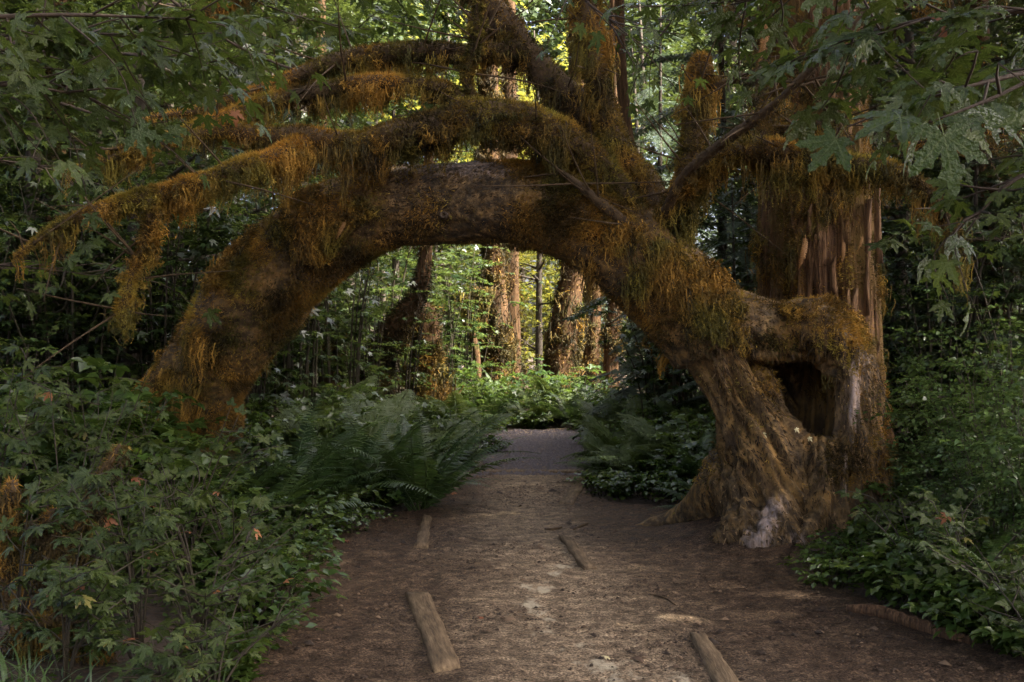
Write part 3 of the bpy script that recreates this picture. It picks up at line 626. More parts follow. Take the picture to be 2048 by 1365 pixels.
    ring = np.concatenate([np.stack([np.cos(a) * s, np.full(12, -z), np.sin(a) * s * .85], 1) for s, z in ((.038, -.05), (.03, .015), (.018, .012), (.004, -.012))]) + c0
    qq = [(k * 12 + i, k * 12 + (i + 1) % 12, (k + 1) * 12 + (i + 1) % 12, (k + 1) * 12 + i) for k in range(3) for i in range(12)]
    kg.add(ring, None, qq, bare=.5, mossy=0)
    part('knot', kg.mesh('knot', M['bark_arch'], base, True), trunk)

    limbs = [
        # pixel x, y, depth, radius in pixels;  fuzz, drapes
        ('l', [(1300, 500, 8.9, 42), (1255, 415, 8.85, 42), (1195, 330, 8.8, 42), (1120, 275, 8.75, 44), (1020, 243, 8.7, 46), (920, 243, 8.7, 44), (820, 268, 8.7, 38), (720, 292, 8.7, 30), (630, 276, 8.65, 27), (540, 272, 8.6, 24), (440, 262, 8.5, 18), (340, 280, 8.4, 10), (220, 300, 8.3, 4)], 26000, 430, (.1, .34), .4),
        ('l', [(1345, 470, 9.05, 56), (1270, 355, 9.1, 48), (1195, 250, 9.15, 42), (1110, 165, 9.2, 38), (1030, 80, 9.25, 36), (960, -20, 9.3, 34), (900, -120, 9.3, 30)], 9000, 190, (.08, .26), .22),
        ('l', [(1262, 350, 9.05, 44), (1225, 285, 9.0, 34), (1205, 200, 8.95, 30), (1185, 100, 8.9, 30), (1172, 0, 8.9, 28), (1165, -110, 8.9, 24)], 9000, 180, (.08, .28), .5),
        ('l', [(1040, 95, 9.2, 30), (960, 108, 9.1, 22), (860, 104, 9.0, 26), (760, 112, 9.0, 26), (660, 128, 9.0, 20), (560, 165, 8.9, 15), (470, 200, 8.8, 12), (380, 225, 8.7, 9), (290, 235, 8.6, 5)], 9000, 150, (.06, .2), .48),
        ('l', [(930, 205, 8.8, 26), (860, 172, 8.8, 18), (760, 166, 8.8, 20), (660, 180, 8.8, 20), (560, 200, 8.7, 20), (480, 225, 8.6, 18), (400, 255, 8.5, 15), (320, 280, 8.4, 12), (230, 315, 8.3, 9), (140, 340, 8.2, 5)], 10000, 190, (.08, .26), .5),
        ('l', [(610, 285, 8.6, 22), (540, 315, 8.4, 20), (440, 350, 8.2, 20), (340, 385, 8.1, 22), (250, 405, 8.0, 18), (170, 430, 7.9, 15), (100, 465, 7.8, 10), (30, 515, 7.7, 5)], 12000, 210, (.08, .3), .52),
        ('l', [(1330, 450, 8.85, 40), (1365, 390, 8.75, 34), (1385, 310, 8.7, 30), (1392, 220, 8.7, 28), (1402, 130, 8.7, 24), (1405, 112, 8.7, 14)], 9000, 170, (.08, .32), .42),
        ('l', [(1340, 455, 8.8, 26), (1395, 355, 8.6, 24), (1450, 312, 8.45, 26), (1530, 305, 8.35, 32), (1610, 318, 8.3, 28), (1700, 325, 8.2, 20), (1800, 345, 8.1, 16), (1880, 410, 8.0, 14), (1930, 520, 7.9, 8)], 13000, 300, (.12, .42), .42),
        ('l', [(1470, 285, 8.6, 12), (1560, 265, 8.6, 15), (1640, 250, 8.5, 12), (1720, 225, 8.5, 6)], 3500, 40, (.05, .15), .55),
        ('l', [(305, 400, 8.0, 12), (300, 450, 8.0, 13), (285, 500, 8.0, 12), (262, 560, 8.0, 15), (245, 620, 8.0, 14), (250, 660, 8.0, 5)], 4000, 70, (.05, .2), .5),
        ('l', [(955, 215, 8.75, 13), (935, 160, 8.75, 12), (950, 80, 8.75, 10), (958, -20, 8.75, 8)], 3000, 30, (.05, .14), .42),
        ('l', [(1300, 475, 8.68, 15), (1240, 440, 8.6, 14), (1170, 380, 8.6, 12), (1110, 335, 8.65, 8)], 500, 0, (.05, .1), .35),
        ('l', [(1330, 430, 8.7, 15), (1365, 355, 8.4, 13), (1440, 290, 8.1, 12), (1530, 225, 7.8, 11), (1620, 140, 7.5, 10), (1700, 60, 7.3, 9), (1770, -30, 7.2, 7)], 900, 15, (.04, .12), .3),
        ('l', [(1410, 180, 8.7, 8), (1500, 148, 8.5, 8), (1600, 118, 8.3, 7), (1690, 92, 8.1, 4)], 500, 10, (.04, .1), .3),
        ('l', [(310, 55, 8.9, 10), (380, 35, 8.9, 16), (440, 12, 8.9, 18), (520, -30, 9.0, 18), (640, -110, 9.1, 18)], 4500, 60, (.05, .14), .5),
    ]
    for i, (_, l, nf, ndp, dl, t0) in enumerate(limbs):
        g = G(); tube(g, [(*P(x, y, d), R(q * .82, d)) for x, y, d, q in l], seg=12, step=.06, amp=.4, freq=5, seed=70 + i)
        gm = G(); gm.add(*g.arrays()[:1], g.arrays()[1], g.arrays()[2])
        # side twigs
        if 300 < nf:
            c = catmull([(*P(x, y, d), R(q, d)) for x, y, d, q in l], .06)
            for k in range(10):
                j = r.integers(len(c) // 4, len(c) - 1); o = c[j, :3]; dr = unit(np.array([r.normal(-.4, .8), r.normal(-.2, .5), r.uniform(-.5, .9)])); ln = r.uniform(.25, .9)
                bend = r.normal(0, .15, 3)
                tube(g, [(*o, .009), (*(o + dr * ln * .5 + bend * .4), .006), (*(o + dr * ln + bend), .002)], 5, .08)
        lo = part('limb', g.mesh('limb', M['bark_limb'], base, True), root)
        mg = moss_on(gm, r, int(nf * 1.7), int(ndp * .85), .03, (dl[0] * .6, dl[1] * 1.5), .0075, None, None, 12, t0 + .1, .04, dtint=t0 + .07, puff=.028 if nf > 2000 else .008)
        part('moss', mg.mesh('moss', M['moss'], base), lo, 'stuff')
arch_tree()

# ------------------------------------------------------------------ the big standing trunk behind the arch's foot
def cedar():
    r = np.random.default_rng(8); base = np.array([P(1640, 700, 10.5)[0], 10.5, 0.])
    root = thing('old_conifer_tree', 'thick upright trunk with shaggy reddish bark behind the foot of the arch', 'tree', base)
    g = G(); d = 10.5
    tube(g, [(*P(1650, 1090, d), R(175, d)), (*P(1648, 1000, d), R(140, d)), (*P(1645, 880, d), R(124, d)), (*P(1640, 700, d), R(116, d)), (*P(1634, 500, d), R(112, d)),
             (*P(1628, 300, d), R(104, d)), (*P(1622, 60, d), R(96, d)), (*P(1615, -250, d), R(86, d)), (*P(1610, -700, d), R(70, d)), (*P(1605, -1900, d), R(40, d))],
         seg=180, step=.07, amp=.1, freq=2.0, flute=.15, nfl=75, seed=3)
    V, T, Q = g.arrays(); my = np.clip(.45 + 1.3 * fbm(V, 2.2, 3, 31), 0, 1) * .8
    g2 = G(); g2.add(V, T, Q, mossy=my)
    tr = part('trunk', g2.mesh('trunk', M['bark_red'], base, True), root)
    w = lambda c, n: np.clip(.15 + 1.6 * fbm(c, 2.2, 3, 33), .03, 1) * (n[:, 1] < .4) * (c[:, 2] < 5)
    wd = lambda c, n: np.clip(-.1 + 1.6 * fbm(c, 2.4, 2, 34), .0, 1) * (n[:, 1] < .2) * (c[:, 2] < 4.6) * (.2 + sstep(1.6, 3, c[:, 2]))
    mg = moss_on(g2, r, 70000, 520, .03, (.06, .45), .008, w, wd, 11, .5, .05, dtint=.52)
    part('moss', mg.mesh('moss', M['moss'], base), tr, 'stuff')
    # bark strips standing proud
    for k in range(26):
        a = r.uniform(-2.6, -.5); z0 = r.uniform(.3, 3.6); L = r.uniform(.3, 1.1); zz = z0 + np.linspace(0, 1, 5) * L
        g = G(); V = []
        rr_ = R(116, d) * 1.02
        for i, z in enumerate(zz):
            t = i / 4; wv = .03 * (1 - abs(2 * t - 1) ** 2 * .8) * r.uniform(.7, 1.3); lift = .012 + .03 * abs(2 * t - 1) ** 3
            for s in (-1, 1):
                for o in (0, 1):
                    aa = a + s * wv / rr_ + .03 * math.sin(t * 4 + k); q = rr_ * (1.0 - .0 * z) + (lift if o else -.03)
                    V.append((base[0] - .0 + .02 * (1.6 - z) * 0 + math.cos(aa) * q, d + math.sin(aa) * q, z))
        F4 = []
        for i in range(4):
            b = i * 4; n = b + 4
            F4 += [(b + 1, b + 3, n + 3, n + 1), (b, b + 1, n + 1, n), (b + 3, b + 2, n + 2, n + 3)]
        F4 += [(0, 2, 3, 1), (16, 17, 19, 18)]
        g.add(V, None, F4, mossy=.15)
        part('bark_strip', g.mesh('bark_strip', M['bark_red'], base), root)
    # dead lower boughs with fine brown twigs
    for k in range(9):
        z = r.uniform(3.0, 4.9); a = r.uniform(-2.9, -.2); dr = np.array([math.cos(a), math.sin(a), r.uniform(-.15, .2)]); o = np.array([base[0] + dr[0] * .4, d + dr[1] * .4, z]); L = r.uniform(.9, 1.9)
        g = G(); tube(g, [(*o, .02), (*(o + dr * L * .5 + [0, 0, .05]), .013), (*(o + dr * L + [0, 0, -.15]), .004)], 6, .1)
        for j in range(16):
            t = r.uniform(.15, 1); q = o + dr * L * t; d2 = unit(dr + r.normal(0, .8, 3)); l2 = r.uniform(.15, .5)
            tube(g, [(*q, .006), (*(q + d2 * l2 * .6), .004), (*(q + d2 * l2 + [0, 0, -.08]), .0015)], 4, .12)
        bo = part('dead_bough', g.mesh('dead_bough', M['twig'], base), root)
        mg = moss_on(g, r, 1500, 24, .03, (.04, .14), .007, None, None, 8, .42, .03, dtint=.38, puff=.01)
        part('moss', mg.mesh('moss', M['moss'], base), bo, 'stuff')
cedar()

# ------------------------------------------------------------------ forest trees
def gz(x, y): return float(ground_z(np.array([x]), np.array([y]))[0])

def crown_mesh(name, seed, rx, z0, z1, nsp, per, size, tp, mat, L=(.5, 1.1), shape='col', hollow=.25):
    r = np.random.default_rng(seed); g = G()
    z = r.uniform(z0, z1, nsp); a = r.uniform(0, 2 * np.pi, nsp); t = (z - z0) / (z1 - z0)
    prof = {'col': .55 + .45 * np.sin(np.pi * np.clip(t * .9 + .1, 0, 1)), 'dome': np.sqrt(np.clip(1 - t ** 2, .02, 1)) * (.5 + .5 * sstep(0, .25, t))}[shape]
    q = np.sqrt(r.uniform(hollow, 1, nsp)) * rx * prof
    o = np.stack([np.cos(a) * q, np.sin(a) * q, z], 1)
    lump = fbm(o, .8, 2, seed + 1) + .15 * r.normal(0, 1, nsp)
    keep = lump > -.12; o = o[keep]; a = a[keep]; m = len(o)
    d = np.stack([np.cos(a + r.normal(0, .8, m)), np.sin(a + r.normal(0, .8, m)), r.uniform(-.3, .25, m)], 1)
    p, yd, nr, s, ti = spray_leaves(o, d, r.uniform(*L, m), per, r, size)
    scatter(g, TP[tp], p, yd, nr, s, ti)
    return g.mesh(name, M[mat])
def pole_mesh(name, mat, pts, seg=14, seed=0, flute=.1, amp=.08, step=.15, branches=0, br=(.8, 1.8), bz=(1, 6)):
    r = np.random.default_rng(seed); g = G(); c = tube(g, pts, seg, step, amp, 2.0, seed, flute, 14)
    for k in range(branches):
        z = r.uniform(*bz); j = int(np.argmin(abs(c[:, 2] - z))); o = c[j, :3]; a = r.uniform(0, 6.28); L = r.uniform(*br)
        e = o + np.array([math.cos(a) * L, math.sin(a) * L, r.uniform(.1, .6) * L]); w = c[j, 3] * .3 + .012
        tube(g, [(*o, w), (*((o + e) / 2 + r.normal(0, .1, 3)), w * .6), (*e, .006)], 6, .2)
    return g

# vine maples and alders filling the wood: three crowns and two stems, copied tree by tree
mid_trees = []
for v in range(4):
    t = thing('forest_maple_tree', 'x', 'tree')
    h = [7.5, 9.5, 6.5, 11][v]
    g = pole_mesh('p', 'bark_dark', [(0, 0, -.2, .11), (.1, .05, h * .3, .085), (.2 - .1 * v, .1, h * .65, .06), (.1, -.1, h, .02)], 8, 90 + v, 0, .1, .3, 14, (.8, 2.0), (.8, h * .9))
    part('trunk', g.mesh('trunk', M['bark_dark'], smooth=True), t)
    part('crown', crown_mesh('crown', 200 + v, 2.1, .5, h, 900, 9, .115, 'maple', 'backleaf', (.4, .9)), t, 'stuff')
    mid_trees.append(t)
used = [False] * 4
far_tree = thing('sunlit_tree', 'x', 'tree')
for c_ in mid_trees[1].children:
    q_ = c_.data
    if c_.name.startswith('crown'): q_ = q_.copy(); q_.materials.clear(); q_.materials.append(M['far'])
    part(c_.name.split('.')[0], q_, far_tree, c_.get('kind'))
def place(protos, flags, v, label, group, x, y, rz, s, sink=0.0):
    o = protos[v]; loc = (x, y, gz(x, y) - sink)
    if not flags[v]:
        flags[v] = True; o.location = loc; o.rotation_euler = (0, 0, rz); o.scale = (s, s, s) if np.isscalar(s) else s
        o['label'] = label; o['group'] = group; return o
    c = copy_tree(o, label, loc, rz, s); c['group'] = group; return c
r = np.random.default_rng(77)
BACK = [ # pixel column, depth
    (-60, 17), (90, 19), (210, 16.5), (330, 20), (430, 17.5), (520, 21), (530, 20), (690, 31), (790, 27.5), (640, 29), (480, 27), (330, 26), (150, 25), (0, 23),
    (870, 33), (760, 36), (560, 34), (1265, 36), (1490, 18), (1560, 15.6), (1760, 18), (1850, 17.5), (1960, 17), (2080, 20), (1900, 27), (1780, 30), (2060, 28),
    (400, 37), (200, 35), (40, 33), (1520, 35), (1640, 38), (1880, 37), (-80, 28), (2150, 24),
    (60, 14), (-90, 12.5), (250, 13.2), (1900, 13), (2100, 12.5), (1780, 14)]
for i, (px, d) in enumerate(BACK):
    row = 'near' if d < 18 else ('far' if d > 27 else 'middle-distance')
    if px < 640: lab, grp = row + ' leafy maple ' + min([(-60, 'cut by the left frame edge'), (80, 'behind the edge snag'), (230, 'behind the hanging mossy twig'), (340, 'behind the drooping mossy limb'), (450, 'behind the left shoulder of the arch'), (580, 'left of the arch opening')], key=lambda m: abs(m[0] - px))[1], 'maples behind the left foot of the arch'
    elif px < 1300: lab, grp = row + ' leafy maple ' + min([(700, 'by the dark trunk inside the arch'), (780, 'above the leaning dark trunk'), (870, 'above the shaggy stump'), (1245, 'behind the slimmest trunk')], key=lambda m: abs(m[0] - px))[1], 'maples seen through the arch'
    else: lab, grp = row + ' leafy maple ' + min([(1330, 'behind the upright mossy limb'), (1420, 'left of the reddish trunk'), (1560, 'hidden mostly by the reddish trunk'), (1660, 'right behind the reddish trunk'), (1770, 'just right of the reddish trunk'), (1880, 'behind the huckleberry bushes'), (1980, 'near the right frame edge'), (2090, 'cut by the right frame edge')], key=lambda m: abs(m[0] - px))[1], 'maples behind the reddish trunk'
    place(mid_trees, used, i % 4, lab, grp, (px - 1024) / F * d, d, r.uniform(0, 6.28), r.uniform(.85, 1.15) * (1.3 if d > 22 and not 850 < px < 1260 else .7 if px == 1490 else 1))
FAR = [(1078, 41), (1040, 44), (905, 42), (880, 47), (960, 50), (1050, 46), (1130, 52), (1090, 58), (1010, 60), (1200, 50), (1280, 47), (800, 52), (700, 48), (600, 55), (480, 48), (1380, 52), (1480, 47), (1600, 52), (1160, 64), (900, 62), (1240, 60), (300, 50), (120, 46), (1750, 50), (1900, 48), (2050, 46), (-40, 50)]
far_trees = [far_tree]; fflag = [False]
for i, (px, d) in enumerate(FAR):
    lit_ = 820 < px < 1150
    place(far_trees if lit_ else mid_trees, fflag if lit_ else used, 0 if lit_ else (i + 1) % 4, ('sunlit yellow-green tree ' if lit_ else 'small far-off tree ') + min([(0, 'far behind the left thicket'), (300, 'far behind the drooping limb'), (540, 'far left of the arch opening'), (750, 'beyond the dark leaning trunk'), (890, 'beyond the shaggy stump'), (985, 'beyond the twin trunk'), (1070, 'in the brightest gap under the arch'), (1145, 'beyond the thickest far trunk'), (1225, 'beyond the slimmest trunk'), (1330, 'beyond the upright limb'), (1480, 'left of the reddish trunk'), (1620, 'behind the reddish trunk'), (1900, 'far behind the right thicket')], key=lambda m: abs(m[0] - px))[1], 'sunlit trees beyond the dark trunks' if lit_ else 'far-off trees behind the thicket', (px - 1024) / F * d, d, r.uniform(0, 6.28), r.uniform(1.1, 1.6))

# tall trees; those out of frame are added to block sun and sky
tall = []
for v in range(3):
    t = thing('tall_forest_tree', 'x', 'tree')
    g = pole_mesh('p', 'bark_dark', [(0, 0, -.3, .42), (0, .05, 1.5, .3), (.15, 0, 7, .26), (.1, .2, 12, .18), (0, 0, 18, .05)], 16, 120 + v, .08, .06, .3, 16, (2, 4.4), (8, 16.5))
    part('trunk', g.mesh('trunk', M['bark_dark'], smooth=True), t)
    part('crown', crown_mesh('crown', 240 + v, 5.2, 8.5, 18, 2300, 9, .27, 'ovate', 'tall', (.9, 1.9), 'dome', .02), t, 'stuff')
    tall.append(t)
tflag = [False] * 3
TALL = [(-9.5, 3), (-8.2, 8.5), (-9.5, 14), (-10, 21), (4.9, 2.2), (7.8, 6.5), (8.6, 11.5), (9.2, 15), (14, 2.5), (15, 14), (-8, 37), (-4.6, 25), (-10, 28), (-7.5, -3), (8.5, -4), (15, -3)] + [(-34 + 7.6 * k, 62 + 3 * (k % 2)) for k in range(10)] + [(-30 + 7.6 * k, 74) for k in range(9)] + [(-15, 45)]
for i, (x, y) in enumerate(TALL):
    px = x / max(y, .1) * F + 1024
    side = 'left' if x < 0 else 'right'
    o = place(tall, tflag, i % 3, f'tall dark-barked tree on the {side} side, ' + ('unseen beside the camera, added for shade' if y < 6 else 'unseen level with the arch, added for shade' if y < 15 else 'unseen behind the arch, added for shade' if y < 25 else 'far back by the clearing'), f'tall trees on the {side} of the path', x, y, r.uniform(0, 6.28), r.uniform(.9, 1.15) * (1.5 if y > 50 else 1))
    if y > 50: o['label'] = 'tall dim tree closing the view ' + min([(-30, 'far behind the left frame edge'), (-18, 'far behind the left boughs'), (-8, 'far behind the left limbs'), (0, 'far behind the arch top'), (8, 'far behind the upright limbs'), (18, 'far behind the reddish trunk'), (30, 'far behind the right frame edge')], key=lambda m: abs(m[0] - x * 62 / y))[1]; o['group'] = 'tall trees at the far edge of the clearing'

# ------------------------------------------------------------------ mossy trunks seen through the arch
def far_trunk(label, name, pts, moss=(5000, 120), dl=(.3, 1.1), t0=.5, flute=.16, seg=40, shag=0, cat='tree', crown=None):
    """pts: (px, py, d, rpx)"""
    r = np.random.default_rng(abs(hash_(label)) % 9999); d = pts[0][2]; b = P(pts[0][0], pts[0][1], d); b[2] = gz(b[0], d)
    root = thing(name, label, cat, b)
    g = G(); W = [(*P(x, y, dd), R(q, dd)) for x, y, dd, q in pts]; W.insert(0, (b[0], b[1], b[2] - .2, W[0][3] * 1.25))
    tube(g, W, seg, .16, .08, 1.2, int(r.integers(99)), flute, 16)
    tr = part('trunk', g.mesh('trunk', M['bark_far'], b, True), root)
    t0 = t0 - .32
    if moss[0]:
        w = lambda c, n: np.clip(.2 + 1.3 * fbm(c, .9, 2, 36), .02, 1.3) * (c[:, 2] < 9)
        dw = lambda c, n: np.clip(.1 + 1.4 * fbm(c, 1.2, 2, 37), .02, 1.5) * (c[:, 2] < 9) * (n[:, 1] < .5)
        mg = moss_on(g, r, moss[0], moss[1], .1, dl, .03, w, dw, 8, t0, .12, dtint=t0, dw_=.016, fl=.12, puff=.06)
        part('moss', mg.mesh('moss', M['moss'], b), tr, 'stuff')
    return root, b
def hash_(s):
    h = 7
    for c in s: h = (h * 31 + ord(c)) & 0x7fffffff
    return h
far_trunk('leaning pair of fused mossy trunks, thickest of those framed by the arch', 'mossy_conifer', [(1118, 765, 27, 34), (1122, 700, 27, 30), (1134, 620, 27, 27), (1146, 540, 27, 24), (1152, 420, 27, 22), (1156, 200, 27, 20), (1158, -200, 27, 15)], (6000, 170), (.3, 1.0), .5)
far_trunk('slim straight reddish trunk just right of the thickest trunk under the arch', 'mossy_conifer', [(1180, 765, 29, 19), (1182, 690, 29, 17), (1187, 600, 29, 16), (1188, 520, 29, 15), (1188, 300, 29, 14), (1188, -100, 29, 10)], (3000, 60), (.2, .7), .5)
far_trunk('slimmest reddish trunk, rightmost of those framed by the arch', 'mossy_conifer', [(1222, 768, 28, 17), (1222, 690, 28, 14), (1229, 610, 28, 12), (1230, 520, 28, 12), (1228, 300, 28, 11), (1228, -100, 28, 8)], (2600, 50), (.2, .6), .45)
far_trunk('moss-draped twin trunk near the middle of the arch opening', 'mossy_conifer', [(990, 770, 26, 30), (992, 700, 26, 24), (990, 620, 26, 24), (986, 540, 26, 22), (982, 400, 26, 20), (980, 200, 26, 17), (978, -150, 26, 12)], (6000, 200), (.4, 1.3), .52)
far_trunk('dim grey-brown trunk close behind the moss-draped twin trunk', 'mossy_conifer', [(1022, 770, 28, 22), (1022, 650, 28, 19), (1020, 540, 28, 18), (1018, 300, 28, 16), (1016, -100, 28, 12)], (2200, 30), (.2, .6), .4)
far_trunk('short broken stump with shaggy hanging moss left of the arch opening middle', 'mossy_stump', [(855, 775, 22, 32), (852, 720, 22, 28), (850, 660, 22, 27), (842, 622, 22, 26), (838, 608, 22, 14)], (7000, 300), (.3, 1.0), .55, cat='stump')
far_trunk('dark leaning mossy trunk deep in the shade left of the shaggy stump', 'mossy_conifer', [(745, 780, 21, 30), (765, 700, 21, 26), (800, 640, 21, 22), (835, 590, 21, 17), (850, 520, 21, 14), (855, 400, 21, 11), (860, 150, 21, 8)], (5000, 150), (.2, .7), .42)
far_trunk('dark mossy trunk beside the left inner side of the arch', 'mossy_conifer', [(660, 790, 20, 22), (655, 720, 20, 20), (645, 640, 20, 17), (640, 560, 20, 16), (640, 300, 20, 14), (640, -60, 20, 10)], (4000, 100), (.2, .6), .38)
far_trunk('dark slender trunk rising above the arch beside the upright mossy limb', 'slender_tree', [(1350, 760, 17, 15), (1305, 560, 17, 14), (1262, 320, 17, 12), (1243, 150, 17, 11), (1238, -50, 17, 10), (1236, -400, 17, 7)], (0, 0), cat='tree', flute=.05)
far_trunk('dim trunk in the shade at the far left behind the drooping mossy limb', 'mossy_conifer', [(95, 900, 15, 26), (100, 700, 15, 24), (110, 400, 15, 22), (118, 100, 15, 20), (120, -200, 15, 15)], (3000, 80), (.1, .4), .3)
far_trunk('mossy trunk standing in the shade at the right side behind the shrubs', 'mossy_conifer', [(1985, 850, 13, 30), (1980, 600, 13, 28), (1965, 350, 13, 24), (1955, 50, 13, 22), (1950, -200, 13, 18)], (3500, 120), (.1, .4), .32)
# hooked dead limb with a hanging moss curtain beside the twin trunk
def moss_curtain():
    r = np.random.default_rng(19); d = 25.6; b = P(945, 690, d); b[2] = gz(b[0], d)
    root = thing('dead_snag', 'crooked bare snag with a brown moss curtain hanging beside the twin trunk', 'snag', b)
    g = G(); tube(g, [(b[0] + .2, d, b[2] - .2, .1), (*P(950, 690, d), .09), (*P(940, 660, d), .09), (*P(962, 620, d), .08), (*P(955, 590, d), .08), (*P(930, 595, d), .06)], 8, .12, .2, 2, 4)
    tr = part('trunk', g.mesh('trunk', M['bark_far'], b, True), root)
    mg = G(); k = 90; pts = np.stack([P(925 + 50 * t, 592 - 12 * t, d - .1) for t in r.random(k)]); drape(mg, pts, np.tile([0, -1., 0], (k, 1)), r.uniform(.4, 1.0, k), 10, r, .016, .1, 4, .5, fl=.12)
    part('moss', mg.mesh('moss', M['moss'], b), tr, 'stuff')
moss_curtain()

# conifer saplings with drooping fans
def hemlock_proto():
    t = thing('hemlock_sapling', 'x', 'tree'); r = np.random.default_rng(55); H = 4.2
    g = G(); tube(g, [(0, 0, -.1, .05), (.05, 0, H * .5, .03), (.05, .05, H, .008)], 7, .2); part('trunk', g.mesh('trunk', M['bark_dark'], smooth=True), t)
    gs = []
    for v in range(2):
        g = G(); n = 26; s = np.linspace(.04, 1, n); base = np.stack([0 * s, s, -.28 * s ** 2], 1)
        tube(g, [(0, 0, 0, .01), (0, .5, -.07, .007), (0, 1, -.28, .003)], 4, .2, tint=.3)
        for sg in (-1, 1):
            l = .34 * (1 - s * .75) * r.uniform(.7, 1.2, n)
            for i in range(n):
                k = 8; u = np.linspace(.1, 1, k); dr = np.array([sg * .85, .5, -.22])
                for q in (-1, 1):
                    p = base[i] + dr * (l[i] * u)[:, None]; yd = np.tile([sg * .4, .5 + .6 * q * sg * 0, 0], (k, 1)) + np.array([0, q * .6, -.1]); 
                    scatter(g, TP['narrow'], p, yd + r.normal(0, .1, (k, 3)), np.tile([0, 0, 1.], (k, 1)) + r.normal(0, .25, (k, 3)), np.full(k, .05), r.uniform(.1, .8, k))
        gs.append(g.mesh('bough', M['conifer']))
    for i in range(38):
        z = .5 + (H - .6) * (i / 38); L = .25 + 1.25 * (1 - z / H); a = i * 2.4
        m = Matrix.Translation((.03, 0, z)) @ Matrix.Rotation(a, 4, 'Z') @ Matrix.Rotation(rad(r.uniform(-22, 5)), 4, 'X') @ Matrix.Scale(L, 4)
        part('bough', gs[i % 2], t, None, m)
    return t
hem = [hemlock_proto()]; hf = [False]
for lab, px, d, s in (('pale grey-green hemlock sapling with drooping fans right of the slim trunks', 1300, 17.5, .8), ('hemlock sapling half hidden behind the thick reddish trunk', 1470, 14.5, .85), ('dark hemlock sapling in the shade at the right edge', 1960, 11.5, .95), ('hemlock sapling behind the shrubs right of the path, farther one', 1345, 20, 1.0), ('tall dark hemlock between the upright mossy limb and the reddish trunk', 1440, 18.5, 2.2), ('tall hemlock behind the leaning limb, right of the slim trunks', 1310, 33, 2.7)):
    place(hem, hf, 0, lab, 'hemlock saplings', (px - 1024) / F * d, d, r.uniform(0, 6.28), s)

# ------------------------------------------------------------------ understory shrubs: stems and a foliage part
def shrub_proto(name, seed, h, rad_, nst, nsp, per, size, tp, mat, L=(.18, .4), dome=1.0, stemr=.008, low=.12):
    r = np.random.default_rng(seed); t = thing(name, 'x', 'shrub'); gs = G(); O = []; D = []
    for k in range(nst):
        a = r.uniform(0, 6.28); q = rad_ * math.sqrt(r.uniform(.02, 1)); hh = h * (1 - .35 * (q / rad_) ** 2 * dome) * r.uniform(.75, 1.05)
        b = np.array([math.cos(a), math.sin(a), 0]) * q * .35; e = np.array([math.cos(a) * q, math.sin(a) * q, hh]); m = b * .4 + e * .6 - np.array([math.cos(a), math.sin(a), 0]) * q * .2
        c = tube(gs, [(*b, stemr), (*m, stemr * .75), (*e, stemr * .25)], 5, h * .12)
        for _ in range(nsp):
            j = r.integers(int(len(c) * low), len(c)); O.append(c[j, :3]); aa = a + r.normal(0, 1.3); D.append((math.cos(aa), math.sin(aa), r.uniform(-.1, .45)))
    O = np.array(O); D = np.array(D); g = G()
    p, yd, nr, s, ti = spray_leaves(O, D, r.uniform(*L, len(O)), per, r, size, tilt=.3)
    ok = p[:, 2] > .02; scatter(g, TP[tp], p[ok], yd[ok], nr[ok], s[ok], ti[ok])
    part('stem', gs.mesh('stem', M['stem'], smooth=True), t, 'stuff'); part('foliage', g.mesh('foliage', M[mat]), t, 'stuff')
    return t
SH = {'vine': [shrub_proto('vine_maple', 300 + i, 3.3 + .5 * i, 1.25, 9, 17, 8, .1, 'maple', 'maple_mid', (.3, .7), .5, .018, .08) for i in range(3)],
      'salmon': [shrub_proto('salmonberry_shrub', 320 + i, 1.15, .6, 9, 10, 5, .115, 'tri', 'shrub', (.15, .35)) for i in range(3)],
      'huckle': [shrub_proto('huckleberry_shrub', 340 + i, 1.3, .62, 13, 24, 9, .05, 'ovate', 'huckle', (.14, .32), 1.0, .005) for i in range(2)],
      'herb': [shrub_proto('leafy_herb', 360 + i, .34, .34, 12, 5, 4, .075, 'tri' if i else 'toothed', 'shrub', (.06, .16), 1, .004) for i in range(2)]}
SF = {k: [False] * len(v) for k, v in SH.items()}; SC = {k: 0 for k in SH}
def whereabouts(px, d, near, far, marks):
    row = 'in the front row' if d < near else ('at the back' if d > far else 'in the middle row')
    return row + ' ' + min(marks, key=lambda m: abs(m[0] - px))[1]
LEFT = [(-40, 'at the left edge of the frame'), (110, 'right of the edge snag'), (230, 'under the hanging mossy twig'), (340, 'left of the arch foot'), (440, 'at the arch foot'), (560, 'just inside the arch')]
RIGHT = [(1780, 'beside the reddish trunk'), (1860, 'right of the reddish trunk'), (1950, 'left of the frame edge'), (2050, 'at the right edge of the frame')]
def shrub(kind, px, d, s, label, group, dz=0):
    i = SC[kind]; SC[kind] += 1; n = len(SH[kind])
    return place(SH[kind], SF[kind], i % n, label, group, (px - 1024) / F * d, d, r.uniform(0, 6.28), s, dz)
